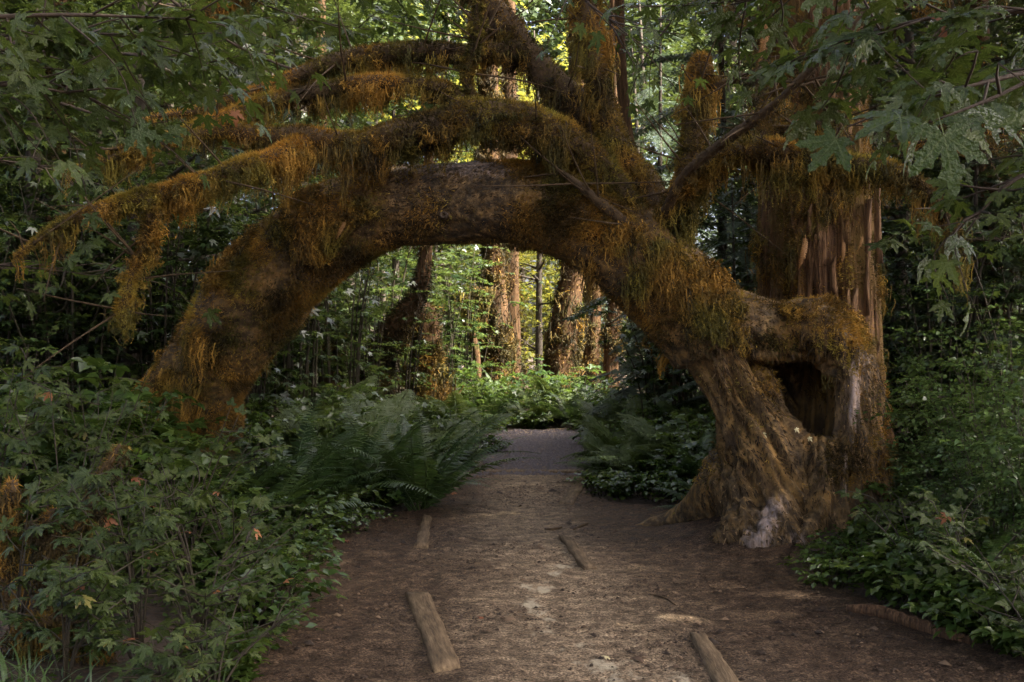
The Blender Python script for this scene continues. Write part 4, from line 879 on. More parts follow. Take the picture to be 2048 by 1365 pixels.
# left wall of vine maple
for px, d, s in [(-40, 11.5, 1.0), (60, 12.6, 1.05), (150, 11.6, .85), (230, 12.8, 1.05), (320, 12.2, .9), (390, 13.6, 1.0), (480, 13.0, .8), (120, 14.5, 1.15), (280, 15, 1.15), (440, 15.5, 1.2), (540, 15, 1.0), (600, 16.5, 1.1), (0, 15, 1.2), (-90, 10.2, .8), (680, 18, .95), (560, 19, 1.25)]:
    shrub('vine', px, d, s, 'small-leaved vine maple ' + whereabouts(px, d, 12.3, 14.2, LEFT), 'vine maples left of the arch')
for px, d, s in [(880, 24.2, .8), (920, 25, .9), (935, 29, 1.1), (740, 20, .8), (800, 21, .75), (870, 28, 1.3), (760, 24, 1.3), (1340, 22, .6)]:
    shrub('vine', px, d, s, 'pale vine maple ' + whereabouts(px, d, 22, 26, [(740, 'beside the dark leaning trunk'), (810, 'left of the shaggy stump'), (880, 'right of the shaggy stump'), (960, 'behind the twin trunk'), (1265, 'right of the slimmest trunk')]), 'vine maples under the arch')
for px, d, s in [(1340, 15.5, .8), (1400, 17, .85), (1470, 16, .8), (1800, 12, .8), (1880, 11.2, .75), (1960, 12.5, .95), (2060, 11, .85), (1840, 14.5, 1.1), (2010, 15, 1.2)]:
    shrub('vine', px, d, s, 'shaded vine maple ' + (whereabouts(px, d, 11.8, 13.5, RIGHT) if px > 1600 else whereabouts(px, d, 15.8, 16.5, [(1340, 'behind the shrubs by the path'), (1400, 'behind the arch foot'), (1470, 'left of the reddish trunk')])), 'vine maples right of the arch')
for px, d, s in [(-190, 11.5, 1.1), (-330, 13.5, 1.2), (-260, 9.5, .9), (-420, 11, 1.1)]:
    shrub('vine', px, d, s, 'vine maple continuing the thicket past the left edge of the frame', 'vine maples past the left edge')
for px, d, s in [(2230, 11.5, 1.1), (2330, 13.5, 1.2)]:
    shrub('vine', px, d, s, 'vine maple continuing the thicket past the right edge of the frame', 'vine maples past the right edge')
# salmonberry at middle distance
for px, d, s in [(60, 7.6, 1.0), (160, 8.0, 1.05), (250, 8.3, .95), (325, 8.2, .8), (390, 8.0, .66), (290, 9.0, .95), (190, 9.2, 1.2), (90, 9.2, 1.25), (20, 8.6, 1.2), (410, 9.0, .66), (470, 8.3, .55), (-30, 7.4, 1.05), (430, 7.4, .55), (350, 7.2, .75), (530, 9.8, .6)]:
    shrub('salmon', px, d, s, 'bushy salmonberry shrub ' + whereabouts(px, d, 7.9, 8.8, LEFT), 'salmonberry left of the path')
for px, d, s in [(480, 12, 1.05), (560, 12.6, 1.05), (650, 13, 1.0), (740, 14, 1.0), (820, 15, .95), (900, 16.5, .85), (930, 15.5, .55), (890, 13.6, .55), (940, 14.6, .4), (600, 14.6, 1.15), (700, 16, 1.15)]:
    shrub('salmon', px, d, s * .72, 'leafy fern-bank shrub ' + whereabouts(px, d, 13.3, 14.8, [(480, 'by the left arch foot'), (560, 'right of the left arch foot'), (650, 'behind the middle ferns'), (740, 'behind the largest fern'), (830, 'above the largest fern'), (920, 'at the left path edge')]), 'shrubs under the left side of the arch')
for px, d, s in [(950, 22.4, .8), (1010, 22.6, .75), (1080, 22.3, .7), (1140, 22.5, .75), (1200, 22.2, .85), (1250, 21, .95), (1060, 24, 1.0), (980, 24, 1.0), (1160, 24.2, 1.0)]:
    shrub('salmon', px, d, s, 'low far-bank shrub ' + whereabouts(px, d, 22.3, 23, [(950, 'at the left end of the gravel'), (1020, 'left of the gravel middle'), (1080, 'behind the gravel middle'), (1150, 'beside the glossy fern'), (1230, 'at the right end of the gravel')]), 'shrubs on the far bank')
for px, d, s in [(1230, 15, .75), (1270, 13.5, .85), (1330, 13, .95), (1390, 12.4, .95), (1240, 13, .55), (1300, 14.5, 1.05), (1360, 15, 1.1), (1420, 13.8, 1.0), (1420, 11.8, .6), (1350, 11.8, .6), (1290, 12.2, .6), (1225, 17.5, .8), (1240, 11.9, .4)]:
    shrub('salmon', px, d, s * .66, 'leafy shrub ' + whereabouts(px, d, 12.3, 14, [(1235, 'at the right edge of the path'), (1290, 'right of the path'), (1350, 'midway between path and arch foot'), (1410, 'against the right arch foot')]), 'shrubs right of the path')
for px, d, s in [(1905, 9.4, 1.0), (1940, 8.6, 1.0), (1990, 8.8, 1.2), (2060, 8.2, 1.2), (1925, 7.8, .7), (1985, 7.4, .75), (2040, 7.2, .9), (1860, 10.8, 1.1), (1930, 10.4, 1.5), (2030, 9.8, 1.5), (2110, 7.0, 1.0), (1850, 11.8, 1.4), (1870, 8.6, .55)]:
    shrub('huckle', px, d, s, 'fine-leaved huckleberry bush ' + whereabouts(px, d, 8.1, 9.4, RIGHT), 'huckleberry bushes at the right')
for px, d, s in [(1800, 7.8, 1.0), (1840, 7.3, 1.1), (1900, 6.8, 1.2), (1960, 6.4, 1.1), (2030, 6.2, 1.2), (1755, 8.0, .8), (1715, 7.8, .6), (1660, 7.75, .6), (1720, 7.5, .8), (1790, 7.0, .9), (1850, 6.6, .9), (1930, 6.1, .9), (2000, 5.8, .9), (2060, 5.6, 1.0), (1660, 7.3, .7), (1780, 8.7, 1.1)]:
    shrub('herb', px, d, s * 1.1, 'low leafy herb ' + whereabouts(px, d, 6.7, 7.6, [(1670, 'below the arch roots'), (1730, 'beside the right root of the arch'), (1800, 'above the split log'), (1880, 'behind the split log'), (1960, 'under the right-hand fern'), (2050, 'at the right edge of the frame')]), 'herbs at the right edge of the path')
for px, d, s in [(500, 5.6, .8), (520, 6.2, 1.0), (540, 6.8, 1.1), (560, 7.4, .9), (500, 6.6, 1.2), (480, 7.2, 1.2), (590, 8.0, .9), (600, 8.6, 1.0), (680, 9.9, 1.1), (740, 10.6, 1.0), (640, 9.4, .9), (790, 11, .9), (850, 11.6, .8), (470, 5.3, .7), (700, 9.4, .8), (610, 9.2, 1.2), (560, 8.6, 1.3), (960, 20.6, 1.2), (968, 18.6, 1.1), (978, 16.6, .9), (1000, 21.2, 1.2), (1070, 21.6, 1.2)]:
    shrub('herb', px, d, s, 'low leafy herb ' + whereabouts(px, d, 6.5, 8.8, [(485, 'at the lower left edge of the path'), (540, 'at the widest left edge of the dirt'), (600, 'below the dark ferns'), (690, 'below the middle ferns'), (800, 'below the largest fern')]), 'herbs at the left edge of the path')
for px, d, s in [(1200, 11.8, .8), (1240, 11.6, .9), (1290, 11.4, 1.0), (1340, 11.2, 1.0), (1390, 10.9, 1.0), (1210, 12.6, .9), (1215, 14, .9), (1390, 11.5, 1.4), (1190, 19.6, 1.1), (1196, 18, 1.0), (1188, 16.5, .9), (1160, 21.3, 1.2)]:
    shrub('herb', px, d, s, 'low leafy herb ' + whereabouts(px, d, 11.3, 12, [(1205, 'at the right path edge'), (1240, 'behind the pale board'), (1300, 'left of the root flare'), (1370, 'touching the root flare')]), 'herbs beside the root flare')
for px, d, s, lab in [(1690, 8.35, .55, 'small leafy sprig against the lowest root of the arched trunk'), (1500, 8.7, .5, 'small ivy-like sprig growing on the root flare facing the path')]:
    shrub('herb', px, d, s, lab, 'sprigs on the roots')

# ------------------------------------------------------------------ ferns: every frond a part
def frond_mesh(kind, seed):
    r = np.random.default_rng(seed); g = G(); sw = kind == 'sword'
    n = 36 if sw else 22; arch = r.uniform(.35, .6)
    def rach(t): return np.stack([.04 * np.sin(t * 3 + seed), t * (1 - .12 * t), arch * .55 * t - arch * .95 * t ** 2.2], -1)
    t = np.linspace(0, 1, 9); c = rach(t)
    tube(g, [(*p, .007 * (1 - .85 * k)) for p, k in zip(c, t)], 4, .15, tint=.6)
    s = np.linspace(.1 if sw else .16, .985, n); b = rach(s); tg = unit(rach(s + .01) - rach(s - .01)); prof = np.sin(np.pi * np.clip(.12 + .86 * s, 0, 1)) ** .8
    for sg in (-1, 1):
        lat = np.array([sg, 0, 0.]); L = (.125 if sw else .3) * prof * (1 - .35 * s) * r.uniform(.85, 1.1, n)
        yd = lat + tg * .3 + np.array([0, 0, -.15 if sw else -.1]) + r.normal(0, .07, (n, 3)); nr = np.cross(yd, tg) * -sg; nr = nr * np.sign(nr[:, 2:3] + 1e-9)
        if sw:
            V = np.array([(-.04, 0, 0), (.08, 0, .0), (.09, .5, .03), (0, 1, -.08), (-.07, .45, .0)]); T = np.array([(0, 1, 2), (0, 2, 4), (4, 2, 3)])
            scatter(g, (V, T, np.ones(5)), b, yd, nr, L, np.clip(.35 + r.normal(0, .12, n), 0, 1))
        else:
            k = 9
            for i in range(n):
                u = np.linspace(.08, .97, k); p = b[i] + unit(yd[i]) * (L[i] * u)[:, None] - np.array([0, 0, .25]) * (L[i] * u ** 2)[:, None]
                for q in (-1, 1):
                    y2 = np.tile(tg[i] * q + unit(yd[i]) * .35, (k, 1)); scatter(g, TP['narrow'], p, y2, np.tile(nr[i], (k, 1)) + r.normal(0, .2, (k, 3)), L[i] * .3 * (1 - .7 * u) + .01, np.clip(.4 + r.normal(0, .15, k), 0, 1))
    return g.mesh('frond', M['fern' if sw else 'ladyfern'])
FM = {k: [frond_mesh(k, 400 + i + (50 if k == 'lady' else 0)) for i in range(3)] for k in ('sword', 'lady')}
def fern(kind, px, d, size, label, group, n=None, lean=0, pz=None):
    x = (px - 1024) / F * d; rr = random.Random(int(px * 7 + d * 31)); n = n or (17 if kind == 'sword' else 9)
    t = thing('sword_fern' if kind == 'sword' else 'lady_fern', label, 'fern', (x, d, gz(x, d) if pz is None else pz), group)
    for i in range(n):
        a = i * 2.399 + rr.uniform(-.3, .3); up = rr.uniform(18, 58) if kind == 'sword' else rr.uniform(18, 48)
        if i < n * .35: up += 18
        s = size * rr.uniform(.7, 1.1)
        m = Matrix.Rotation(a, 4, 'Z') @ Matrix.Translation((0, .03, 0)) @ Matrix.Rotation(rad(up), 4, 'X') @ Matrix.Rotation(rr.uniform(-.35, .35), 4, 'Y') @ Matrix.Scale(s, 4)
        part('frond', FM[kind][i % 3], t, None, m)
    return t
g1 = 'sword ferns left of the path'
fern('sword', 835, 10.7, 1.45, 'largest sword fern, arching over the left edge of the path', g1, 24)
fern('sword', 745, 11.0, 1.4, 'sword fern just left of the largest fern by the path', g1, 20)
fern('sword', 680, 10.4, 1.4, 'sword fern in front of the inner foot of the arch, second from the largest fern', g1, 20)
fern('sword', 600, 9.9, 1.35, 'dark sword fern in the shade between shrubs and the ferns by the path', g1, 18)
fern('sword', 530, 9.0, 1.1, 'sword fern at the left edge of the wide bare part of the path', g1, 14)
fern('sword', 470, 9.4, 1.2, 'sword fern at the foot of the arch on the left', g1, 14)
fern('sword', 560, 7.9, .5, 'small fern leaning onto the dirt left of the path', g1, 9)
fern('sword', 880, 12.0, .8, 'smaller sword fern behind the largest fern by the path', g1, 14)
for px, d, s in [(500, 12.6, 1.1), (590, 13.2, 1.1), (680, 13.8, 1.1), (770, 14.4, 1.15), (850, 14.8, 1.0), (640, 12.2, 1.0), (560, 14.4, 1.2), (730, 12.8, 1.0), (810, 13.2, 1.0), (900, 17, 1.0), (860, 17.5, 1.2), (790, 17, 1.25), (700, 16.5, 1.25), (930, 18.5, .9), (620, 16.5, 1.3), (910, 14.6, .7)]:
    fern('lady', px, d, s * 1.05, 'lacy lady fern ' + whereabouts(px, d, 13.3, 15.5, [(500, 'by the left arch foot'), (580, 'right of the left arch foot'), (660, 'behind the dark ferns'), (740, 'behind the middle ferns'), (830, 'above the largest fern'), (910, 'at the left path edge')]), 'lady ferns under the left side of the arch')
for i, (px, d, s) in enumerate([(905, 21.5, 1.1), (970, 22, 1.15), (1030, 23.3, 1.2), (1100, 23.0, 1.2), (1150, 21.9, 1.25), (1200, 22.8, 1.2), (1060, 22.1, 1.0), (1245, 21.2, 1.2), (940, 23.6, 1.2), (1180, 24, 1.3), (1000, 24.6, 1.3), (1120, 25, 1.3)]):
    if px == 1150: fern('sword', px, d, s, 'glossy dark sword fern in the middle of the far bank', 'ferns on the far bank', 18)
    else: fern('sword' if i % 3 else 'lady', px, d, s, 'pale far-bank fern ' + whereabouts(px, d, 22.2, 23.8, [(905, 'left of the gravel'), (970, 'at the left end of the gravel'), (1030, 'left of the gravel middle'), (1100, 'left of the glossy fern'), (1190, 'right of the glossy fern'), (1245, 'at the right end of the gravel')]), 'ferns on the far bank', 14)
for px, d, s in [(1225, 12.9, .8), (1275, 12.6, .95), (1330, 12.3, 1.0), (1390, 12.2, 1.05), (1225, 15, .9), (1250, 14.2, 1.0), (1310, 13.6, 1.05), (1370, 13.2, 1.1), (1290, 15.6, 1.2), (1350, 16, 1.3), (1240, 17, 1.1), (1420, 14.4, 1.2), (1230, 19, 1.0)]:
    fern('lady', px, d, s, 'lacy lady fern ' + whereabouts(px, d, 13.7, 15.8, [(1240, 'at the right edge of the path'), (1300, 'right of the path'), (1350, 'midway between path and right arch foot'), (1415, 'against the right arch foot')]), 'lady ferns right of the path')
fern('sword', 1425, 10.2, .8, 'sword fern tucked against the left side of the arched trunk foot', None, 14)
fern('sword', 1400, 11.4, .95, 'sword fern behind the root flare, right of the path', None, 16)
fern('sword', 1960, 6.7, .8, 'sword fern with an upright pale frond at the right edge', None, 13)
fern('sword', 2060, 6.2, .75, 'dark sword fern cut by the right edge of the frame', None, 14)
fern('sword', 1890, 9.5, 1.2, 'sword fern rising through the huckleberry bushes', None, 14)
fern('sword', 1815, 9.9, .9, 'sword fern beside the right flank of the reddish trunk', None, 12)
fern('sword', 1990, 8.0, .9, 'sword fern low among the huckleberry bushes at the right', None, 14)

# dry fern fronds hanging on moss
fr = FM['sword'][1].copy(); fr.materials.clear(); fr.materials.append(M['deadfern'])
for lab, px, py, d, s, tl in [('pale dry fern frond hanging on the left shoulder of the arch', 690, 440, 8.86, .2, .35), ('small dry fern frond lower on the left of the arch', 525, 475, 9.2, .14, .9), ('yellow fern frond hanging on the reddish trunk, left one of the pair', 1608, 470, 9.88, .36, .05),
                              ('yellow fern frond hanging on the reddish trunk, right one of the pair', 1684, 480, 9.88, .24, -.1), ('dry drooping fern frond on the dead boughs at the top right', 1530, 40, 8.9, .42, .05), ('short dry frond at the right rim of the reddish trunk', 1724, 470, 9.88, .17, .15)]:
    o = single('dry_fern_frond', fr, lab, 'fern frond', P(px, py, d), 'dry fern fronds')
    o.matrix_basis = frame(P(px, py, d), (-math.sin(tl), -.1, -math.cos(tl)), (.3, -1, .1), s)

# ------------------------------------------------------------------ big maple leaves, each leaf a part
HI = []
for i in range(4):
    V, T, ve = maple_hi(i, [.16, .3, .1, .22][i]); g = G(); g.add(V, T, None, vein=ve, tint=.25 + .1 * i); HI.append(g.mesh('leaf', M['maple'], smooth=False))
def bough(label, pts, nleaf, size=.2, ntw=10, seed=0, group=None, r0=.016, twl=(.3, .8), hang=.35, name='maple_bough', mat='twig', zjit=.35):
    """pts: (px, py, depth). Branch with side twigs, leaves in pairs at the twig ends"""
    r = np.random.default_rng(seed); W = [P(*p) for p in pts]; b = W[0]
    root = thing(name, label, 'branch', b, group); g = G()
    n = len(W); c = tube(g, [(*p, r0 * (1 - .8 * i / (n - 1))) for i, p in enumerate(W)], 6, .1, .15, 8, seed)
    tw = []
    for k in range(ntw):
        j = int(len(c) * (.12 + .86 * (k + r.random()) / ntw)); j = min(j, len(c) - 2); o = c[j, :3]; tg = unit(c[j + 1, :3] - c[j, :3]); sd = 1 if k % 2 else -1
        lat = unit(np.cross(tg, [0, 0, 1])) * sd; dr = unit(tg * r.uniform(.2, .9) + lat * r.uniform(.3, 1.0) + np.array([0, 0, r.normal(0, zjit)])); L = r.uniform(*twl)
        m = o + dr * L * .55 + r.normal(0, .05, 3); e = o + dr * L + np.array([0, 0, -.12 * L]) + r.normal(0, .06, 3)
        cc = tube(g, [(*o, .006), (*m, .004), (*e, .0018)], 4, .08); tw.append((cc, dr))
    tw.append((c[len(c) * 2 // 3:], unit(c[-1, :3] - c[-4, :3])))
    part('branch', g.mesh('branch', M[mat], b, True), root)
    per = max(1, nleaf // len(tw)); up = np.array([0, 0, 1.])
    for cc, dr in tw:
        lat = unit(np.cross(dr, up) + 1e-6)
        for i in range(per):
            t = .25 + .75 * (i + 1) / per; j = min(int(t * (len(cc) - 1)), len(cc) - 1); sd = 1 if i % 2 else -1; s = size * r.uniform(.55, 1.15)
            yd = unit(dr * r.uniform(.2, 1) + lat * sd * (0 if i == per - 1 else r.uniform(.4, 1.3)) + up * r.normal(-hang, .25)); nr = unit(up + r.normal(0, .38, 3))
            pos = cc[j, :3] + yd * s * .42 + up * .1 * s
            part('leaf', HI[int(r.integers(4))], root, None, frame(pos - b, yd, nr, s))
    return root
gl = 'maple boughs overhanging from the left'
for i, (lab, pts, n) in enumerate([
    ('leafy maple bough across the very top left corner', [(-330, 60, 5.2), (-100, 40, 5.3), (120, 30, 5.4), (290, 35, 5.6), (410, 40, 5.8)], 80),
    ('maple bough crossing below the top left corner bough', [(-330, 130, 5.6), (-120, 100, 5.7), (80, 70, 5.8), (220, 70, 6.0), (340, 85, 6.2)], 64),
    ('maple bough with bare forked twigs above the drooping mossy limb', [(-300, 130, 6.4), (-80, 100, 6.5), (130, 105, 6.6), (280, 110, 6.7), (370, 125, 6.8), (430, 130, 7)], 58),
    ('maple bough hanging at the left edge over the mossy limbs', [(-250, 210, 5.4), (-120, 175, 5.4), (20, 170, 5.5), (130, 185, 5.6), (210, 200, 5.8)], 46),
    ('drooping leafy spray at the left edge below the boughs', [(-200, 340, 8.6), (-60, 320, 8.6), (60, 330, 8.7), (180, 360, 8.8)], 46),
    ('maple bough reaching from the top left towards the upper mossy limbs', [(150, -200, 10), (320, -90, 10), (480, -10, 10.2), (620, 40, 10.2), (740, 60, 10.4)], 84),
    ('maple bough hanging at the top between left boughs and the tree crotch', [(560, -200, 10), (680, -100, 10.2), (780, -30, 10.3), (880, 10, 10.4), (950, 30, 10.6)], 64),
    ('pale green bough low above the second mossy limb', [(250, -80, 9.6), (420, 60, 9.6), (560, 130, 9.7), (700, 165, 9.8), (840, 210, 10)], 76),
    ('far maple bough glimpsed between the two mossy limbs at left', [(100, 200, 10.5), (260, 250, 10.3), (420, 290, 10.2), (560, 320, 10.1)], 70),
    ('dim bough at the far left under the drooping mossy limb', [(-220, 560, 8.8), (-60, 530, 8.7), (100, 540, 8.6), (240, 560, 8.5)], 44),
    ('dim bough deep in the top left corner', [(-200, 0, 7.5), (0, 80, 7.6), (200, 100, 7.7), (340, 70, 7.9), (470, 60, 8.0)], 64),
]):
    bough(lab, pts, int(n * 1.7), .135 if i not in (7, 8) else .13, 16, 500 + i, gl)
gr_ = 'maple boughs overhanging from the right'
for i, (lab, pts, n, sz) in enumerate([
    ('glossy maple bough reaching left from the right edge, closest to the camera', [(2330, 120, 4.4), (2160, 130, 4.2), (2030, 150, 4.0), (1930, 175, 3.9), (1860, 185, 3.9)], 34, .2),
    ('maple bough across the top right corner', [(2260, -30, 5.0), (2060, 20, 5.0), (1900, 30, 5.1), (1760, 60, 5.3), (1660, 90, 5.5)], 76, .2),
    ('maple bough above the dead twigs of the reddish trunk', [(1980, -180, 5.6), (1800, -60, 5.7), (1680, -30, 5.8), (1560, -10, 6.0), (1460, 10, 6.2)], 60, .2),
    ('maple bough hanging down along the right edge', [(2280, 300, 4.9), (2120, 320, 4.8), (2000, 380, 4.7), (1930, 470, 4.7)], 30, .17),
    ('dim maple bough behind the glossy one at the right', [(2250, 140, 6.5), (2060, 170, 6.4), (1900, 170, 6.4), (1780, 160, 6.5), (1690, 150, 6.6)], 72, .19),
    ('dim bough over the huckleberry at the right edge', [(2250, 480, 8.6), (2080, 470, 8.5), (1940, 480, 8.5), (1820, 450, 8.6)], 60, .19),
    ('single drooping spray of leaves in front of the upright mossy limb', [(1080, -180, 6.8), (1130, -60, 6.8), (1180, 10, 6.7), (1250, 60, 6.6)], 12, .17),
    ('thin leafy bough right of the slender dark trunk', [(1500, -120, 9.5), (1400, -20, 9.5), (1330, 60, 9.6), (1280, 130, 9.7)], 36, .17),
]):
    bough(lab, pts, int(n * 1.5), sz * .74, 13, 540 + i, gr_, twl=(.15, .38) if i in (0, 3) else (.3, .75))
# the one big hanging leaf at the right with neighbours
lb = bough('three large glossy leaves hanging from a red stalk at the right', [(2120, 130, 3.4), (2000, 190, 3.35), (1900, 230, 3.3), (1870, 240, 3.3)], 2, .16, 1, 600, gr_, .008, (.1, .15))
b0 = P(2120, 130, 3.4)
for (px, py, d, yd, nr, s) in [(1888, 272, 3.1, (.12, -.1, -1), (-.05, -1, .35), .17), (1800, 235, 3.4, (-.9, -.3, -.25), (-.1, -.6, 1), .17), (2080, 230, 3.3, (-.35, -.3, -.6), (.2, -.9, .7), .15), (1960, 225, 3.45, (.7, -.2, -.5), (0, -.6, 1), .17)]:
    part('leaf', HI[0], lb, None, frame(P(px, py, d) - b0, yd, nr, s))

# young maple shrubs close by at the left: stems and single leaves
def near_shrub(label, px, d, h, nst, nleaf, size, seed, group, rad_=.45, tri=False):
    r = np.random.default_rng(seed); x = (px - 1024) / F * d; b = np.array([x, d, gz(x, d)])
    root = thing('young_maple_shrub' if not tri else 'salmonberry_shrub', label, 'shrub', b, group)
    me_list = HI if not tri else TRI
    up = np.array([0, 0, 1.])
    for k in range(nst):
        a = r.uniform(0, 6.28); q = rad_ * math.sqrt(r.uniform(.05, 1)); hh = h * r.uniform(.6, 1.05)
        e = np.array([math.cos(a) * q, math.sin(a) * q, hh]); m = e * .5 + np.array([-math.cos(a), -math.sin(a), .3]) * q * .15
        g = G(); c = tube(g, [(0, 0, -.02, .007), (*m, .005), (*e, .0022)], 5, .08); tws = []
        for j in range(4):
            jj = int(len(c) * r.uniform(.3, .95)); o = c[min(jj, len(c) - 1), :3]; aa = a + r.normal(0, 1.4); dr = unit(np.array([math.cos(aa), math.sin(aa), r.uniform(.1, .6)])); L = r.uniform(.12, .32)
            cc = tube(g, [(*o, .004), (*(o + dr * L * .5 + r.normal(0, .015, 3)), .003), (*(o + dr * L), .0015)], 4, .06); tws.append((cc, dr))
        tws.append((c[len(c) // 2:], unit(e - m)))
        part('stem', g.mesh('stem', M['stem'], smooth=True), root)
        per = max(2, nleaf // (nst * 5))
        for cc, dr in tws:
            lat = unit(np.cross(dr, up) + 1e-6)
            for i in range(per):
                t = .3 + .7 * (i + 1) / per; j = min(int(t * (len(cc) - 1)), len(cc) - 1); sd = 1 if i % 2 else -1; s = size * r.uniform(.6, 1.15)
                yd = unit(dr * r.uniform(.2, .9) + lat * sd * (0 if i == per - 1 else r.uniform(.5, 1.3)) + up * r.normal(-.35, .25)); nr = unit(up + np.array([0, -.25, 0]) + r.normal(0, .3, 3))
                q_ = r.random(); part('leaf', OLD[0] if q_ < .006 else OLD[1] if q_ < .018 else me_list[int(r.integers(len(me_list)))], root, None, frame(cc[j, :3] + yd * s * .3, yd, nr, s))
OLD = []
for i, k in enumerate(('deadleaf', 'yellowleaf')):
    q_ = HI[1].copy(); q_.materials.clear(); q_.materials.append(M[k]); OLD.append(q_)
TRI = []
for i in range(2):
    V, T, ve = trifoliate(); g = G(); g.add(V, T, None, vein=ve, tint=.35 + .15 * i); TRI.append(g.mesh('leaf', M['maple']))
gn = 'young shrubs in the left foreground'
for i, (lab, px, d, h, nst, nl, sz, tri) in enumerate([
    ('young maple shrub with broad leaves at the bottom left corner', 130, 4.9, .62, 6, 110, .105, False),
    ('young maple shrub with a thin dark stem, left of the path edge', 280, 5.2, .85, 7, 130, .105, False),
    ('leafy shrub leaning over the bottom left edge of the path', 400, 5.3, .68, 7, 110, .085, True),
    ('young maple shrub in front of the mossy snag at the left edge', 30, 5.4, .75, 6, 110, .115, False),
    ('young maple shrub behind the mossy snag', 130, 6.3, 1.2, 8, 160, .12, False),
    ('young maple shrub standing right of the mossy snag', 270, 6.2, 1.12, 8, 150, .12, False),
    ('leafy shrub between the young maples and the dirt clearing', 400, 6.2, .85, 7, 120, .09, True),
    ('young maple shrub at the left edge, tallest in the foreground', -20, 6.6, 1.35, 8, 150, .125, False),
    ('salmonberry shrub at the left edge of the dirt clearing', 470, 6.9, .75, 7, 110, .085, True),
    ('young maple shrub in the second row behind the foreground shrubs', 200, 7.1, 1.3, 8, 150, .12, False),
    ('salmonberry shrub in the second row nearer the path', 370, 7.1, 1.15, 8, 130, .095, True),
    ('low maple seedling between corner shrub and path', 330, 4.75, .42, 5, 80, .085, False),
    ('low salmonberry at the very bottom beside the path', 430, 4.9, .4, 6, 80, .075, True)]):
    near_shrub(lab, px, d, h, nst, int(nl * 1.7), sz * .68, 620 + i, gn, .42, tri)
gq = 'young shrubs in the right foreground'
for i, (lab, px, d, h, nst, nl, sz, tri) in enumerate([
    ('salmonberry shrub at the right edge of the dirt clearing', 1830, 7.2, .6, 7, 100, .085, True),
    ('salmonberry shrub in the bottom right beside the fern', 1940, 6.5, .65, 7, 110, .085, True),
    ('leafy shrub cut by the right edge near the fallen wood', 2040, 5.9, .6, 7, 110, .085, True),
    ('young maple sprouting at the right root of the arched trunk', 1745, 8.1, .4, 5, 60, .09, False),
    ('dark leafy shrub in the bottom right corner', 2090, 5.3, .5, 6, 90, .08, True)]):
    near_shrub(lab, px, d, h, nst, int(nl * 1.3), sz * .8, 660 + i, gq, .4, tri)

# mossy dead snags in the left foreground
def snag(label, pts, nf, ndp, dl, t0, seed):
    r = np.random.default_rng(seed); W = [(*P(x, y, d), R(q * .55, d)) for x, y, d, q in pts]; b = np.array(W[0][:3]); b[2] = gz(b[0], b[1])
    dl = (dl[0], dl[1] * 1.7)
    root = thing('mossy_snag', label, 'snag', b, 'mossy snags at the left')
    g = G(); tube(g, W, 10, .05, .3, 6, seed); tr = part('trunk', g.mesh('trunk', M['bark_limb'], b, True), root)
    part('moss', moss_on(g, r, nf // 2, ndp, .03, dl, .007, None, None, 9, t0 - .22, .03, dtint=t0 - .16, puff=.006).mesh('moss', M['moss'], b), tr, 'stuff')
snag('upright broken mossy snag among the foreground shrubs at left', [(110, 1300, 5.4, 34), (115, 1200, 5.4, 28), (108, 1110, 5.4, 26), (100, 1040, 5.4, 24), (112, 1020, 5.4, 10)], 6000, 130, (.05, .2), .42, 41)
snag('mossy snag cut by the left edge of the frame', [(10, 1250, 5.9, 40), (15, 1100, 5.9, 32), (20, 1020, 5.9, 28), (25, 965, 5.9, 18)], 6000, 130, (.05, .22), .48, 42)
snag('low mossy log end near the bottom left corner', [(40, 1270, 5.15, 30), (90, 1245, 5.15, 32), (150, 1240, 5.2, 28), (190, 1270, 5.3, 18)], 6000, 80, (.05, .15), .55, 43)
snag('leaning mossy stick behind the upright snag', [(140, 1100, 5.7, 14), (180, 1000, 5.75, 14), (215, 930, 5.8, 12), (240, 890, 5.8, 6)], 2500, 50, (.04, .12), .35, 44)

# ------------------------------------------------------------------ things on the path
def plank(label, corners, h, seed, over=None):
    """corners: four ground pixels (x, y) around the board; it lies h proud of the dirt"""
    r = np.random.default_rng(seed); C = []
    for x, y in corners:
        d = F * (EYE - h) / (y - 700); C.append(np.array([(x - 1024) / F * d, d]))
    c = np.mean(C, 0); n = 14; g = G(); V = []
    for i in range(n + 1):
        t = i / n; a = C[0] + (C[3] - C[0]) * t; b = C[1] + (C[2] - C[1]) * t
        for k, u in enumerate((0, .06, .3, .6, .94, 1)):
            q = a + (b - a) * u + r.normal(0, .004, 2); z = h - (.012 if k in (0, 5) else 0) + r.normal(0, .0025)
            if i in (0, n): z -= .012
            V.append((*q, z + float(path_z(np.array([c[0]]), np.array([c[1]]))[0])))
    m = 6; Q = [(i * m + k, i * m + k + 1, (i + 1) * m + k + 1, (i + 1) * m + k) for i in range(n) for k in range(m - 1)]
    V = np.array(V); nb = len(V); lo = V.copy(); lo[:, 2] = -.05
    rim = [i * m for i in range(n + 1)] + [n * m + k for k in range(1, m)] + [i * m + m - 1 for i in range(n - 1, -1, -1)] + [k for k in range(m - 2, 0, -1)]
    for a, b in zip(rim, rim[1:] + rim[:1]): Q.append((a, b, b + nb, a + nb))
    ax = C[3] - C[0]; ang = math.atan2(ax[1], ax[0]) - math.pi / 2
    g.add(np.vstack([V, lo]), None, Q)
    o = np.array([c[0], c[1], 0.]); Vv, T, Qq = g.arrays(); Vv = Vv - o; ca, sa = math.cos(-ang), math.sin(-ang)
    Vr = Vv.copy(); Vr[:, 0] = Vv[:, 0] * ca - Vv[:, 1] * sa; Vr[:, 1] = Vv[:, 0] * sa + Vv[:, 1] * ca
    g2 = G(); g2.add(Vr, T, Qq)
    return single('edging_board', g2.mesh('edging_board', M['wood']), label, 'board', o, 'old boards edging the path', (0, 0, ang))
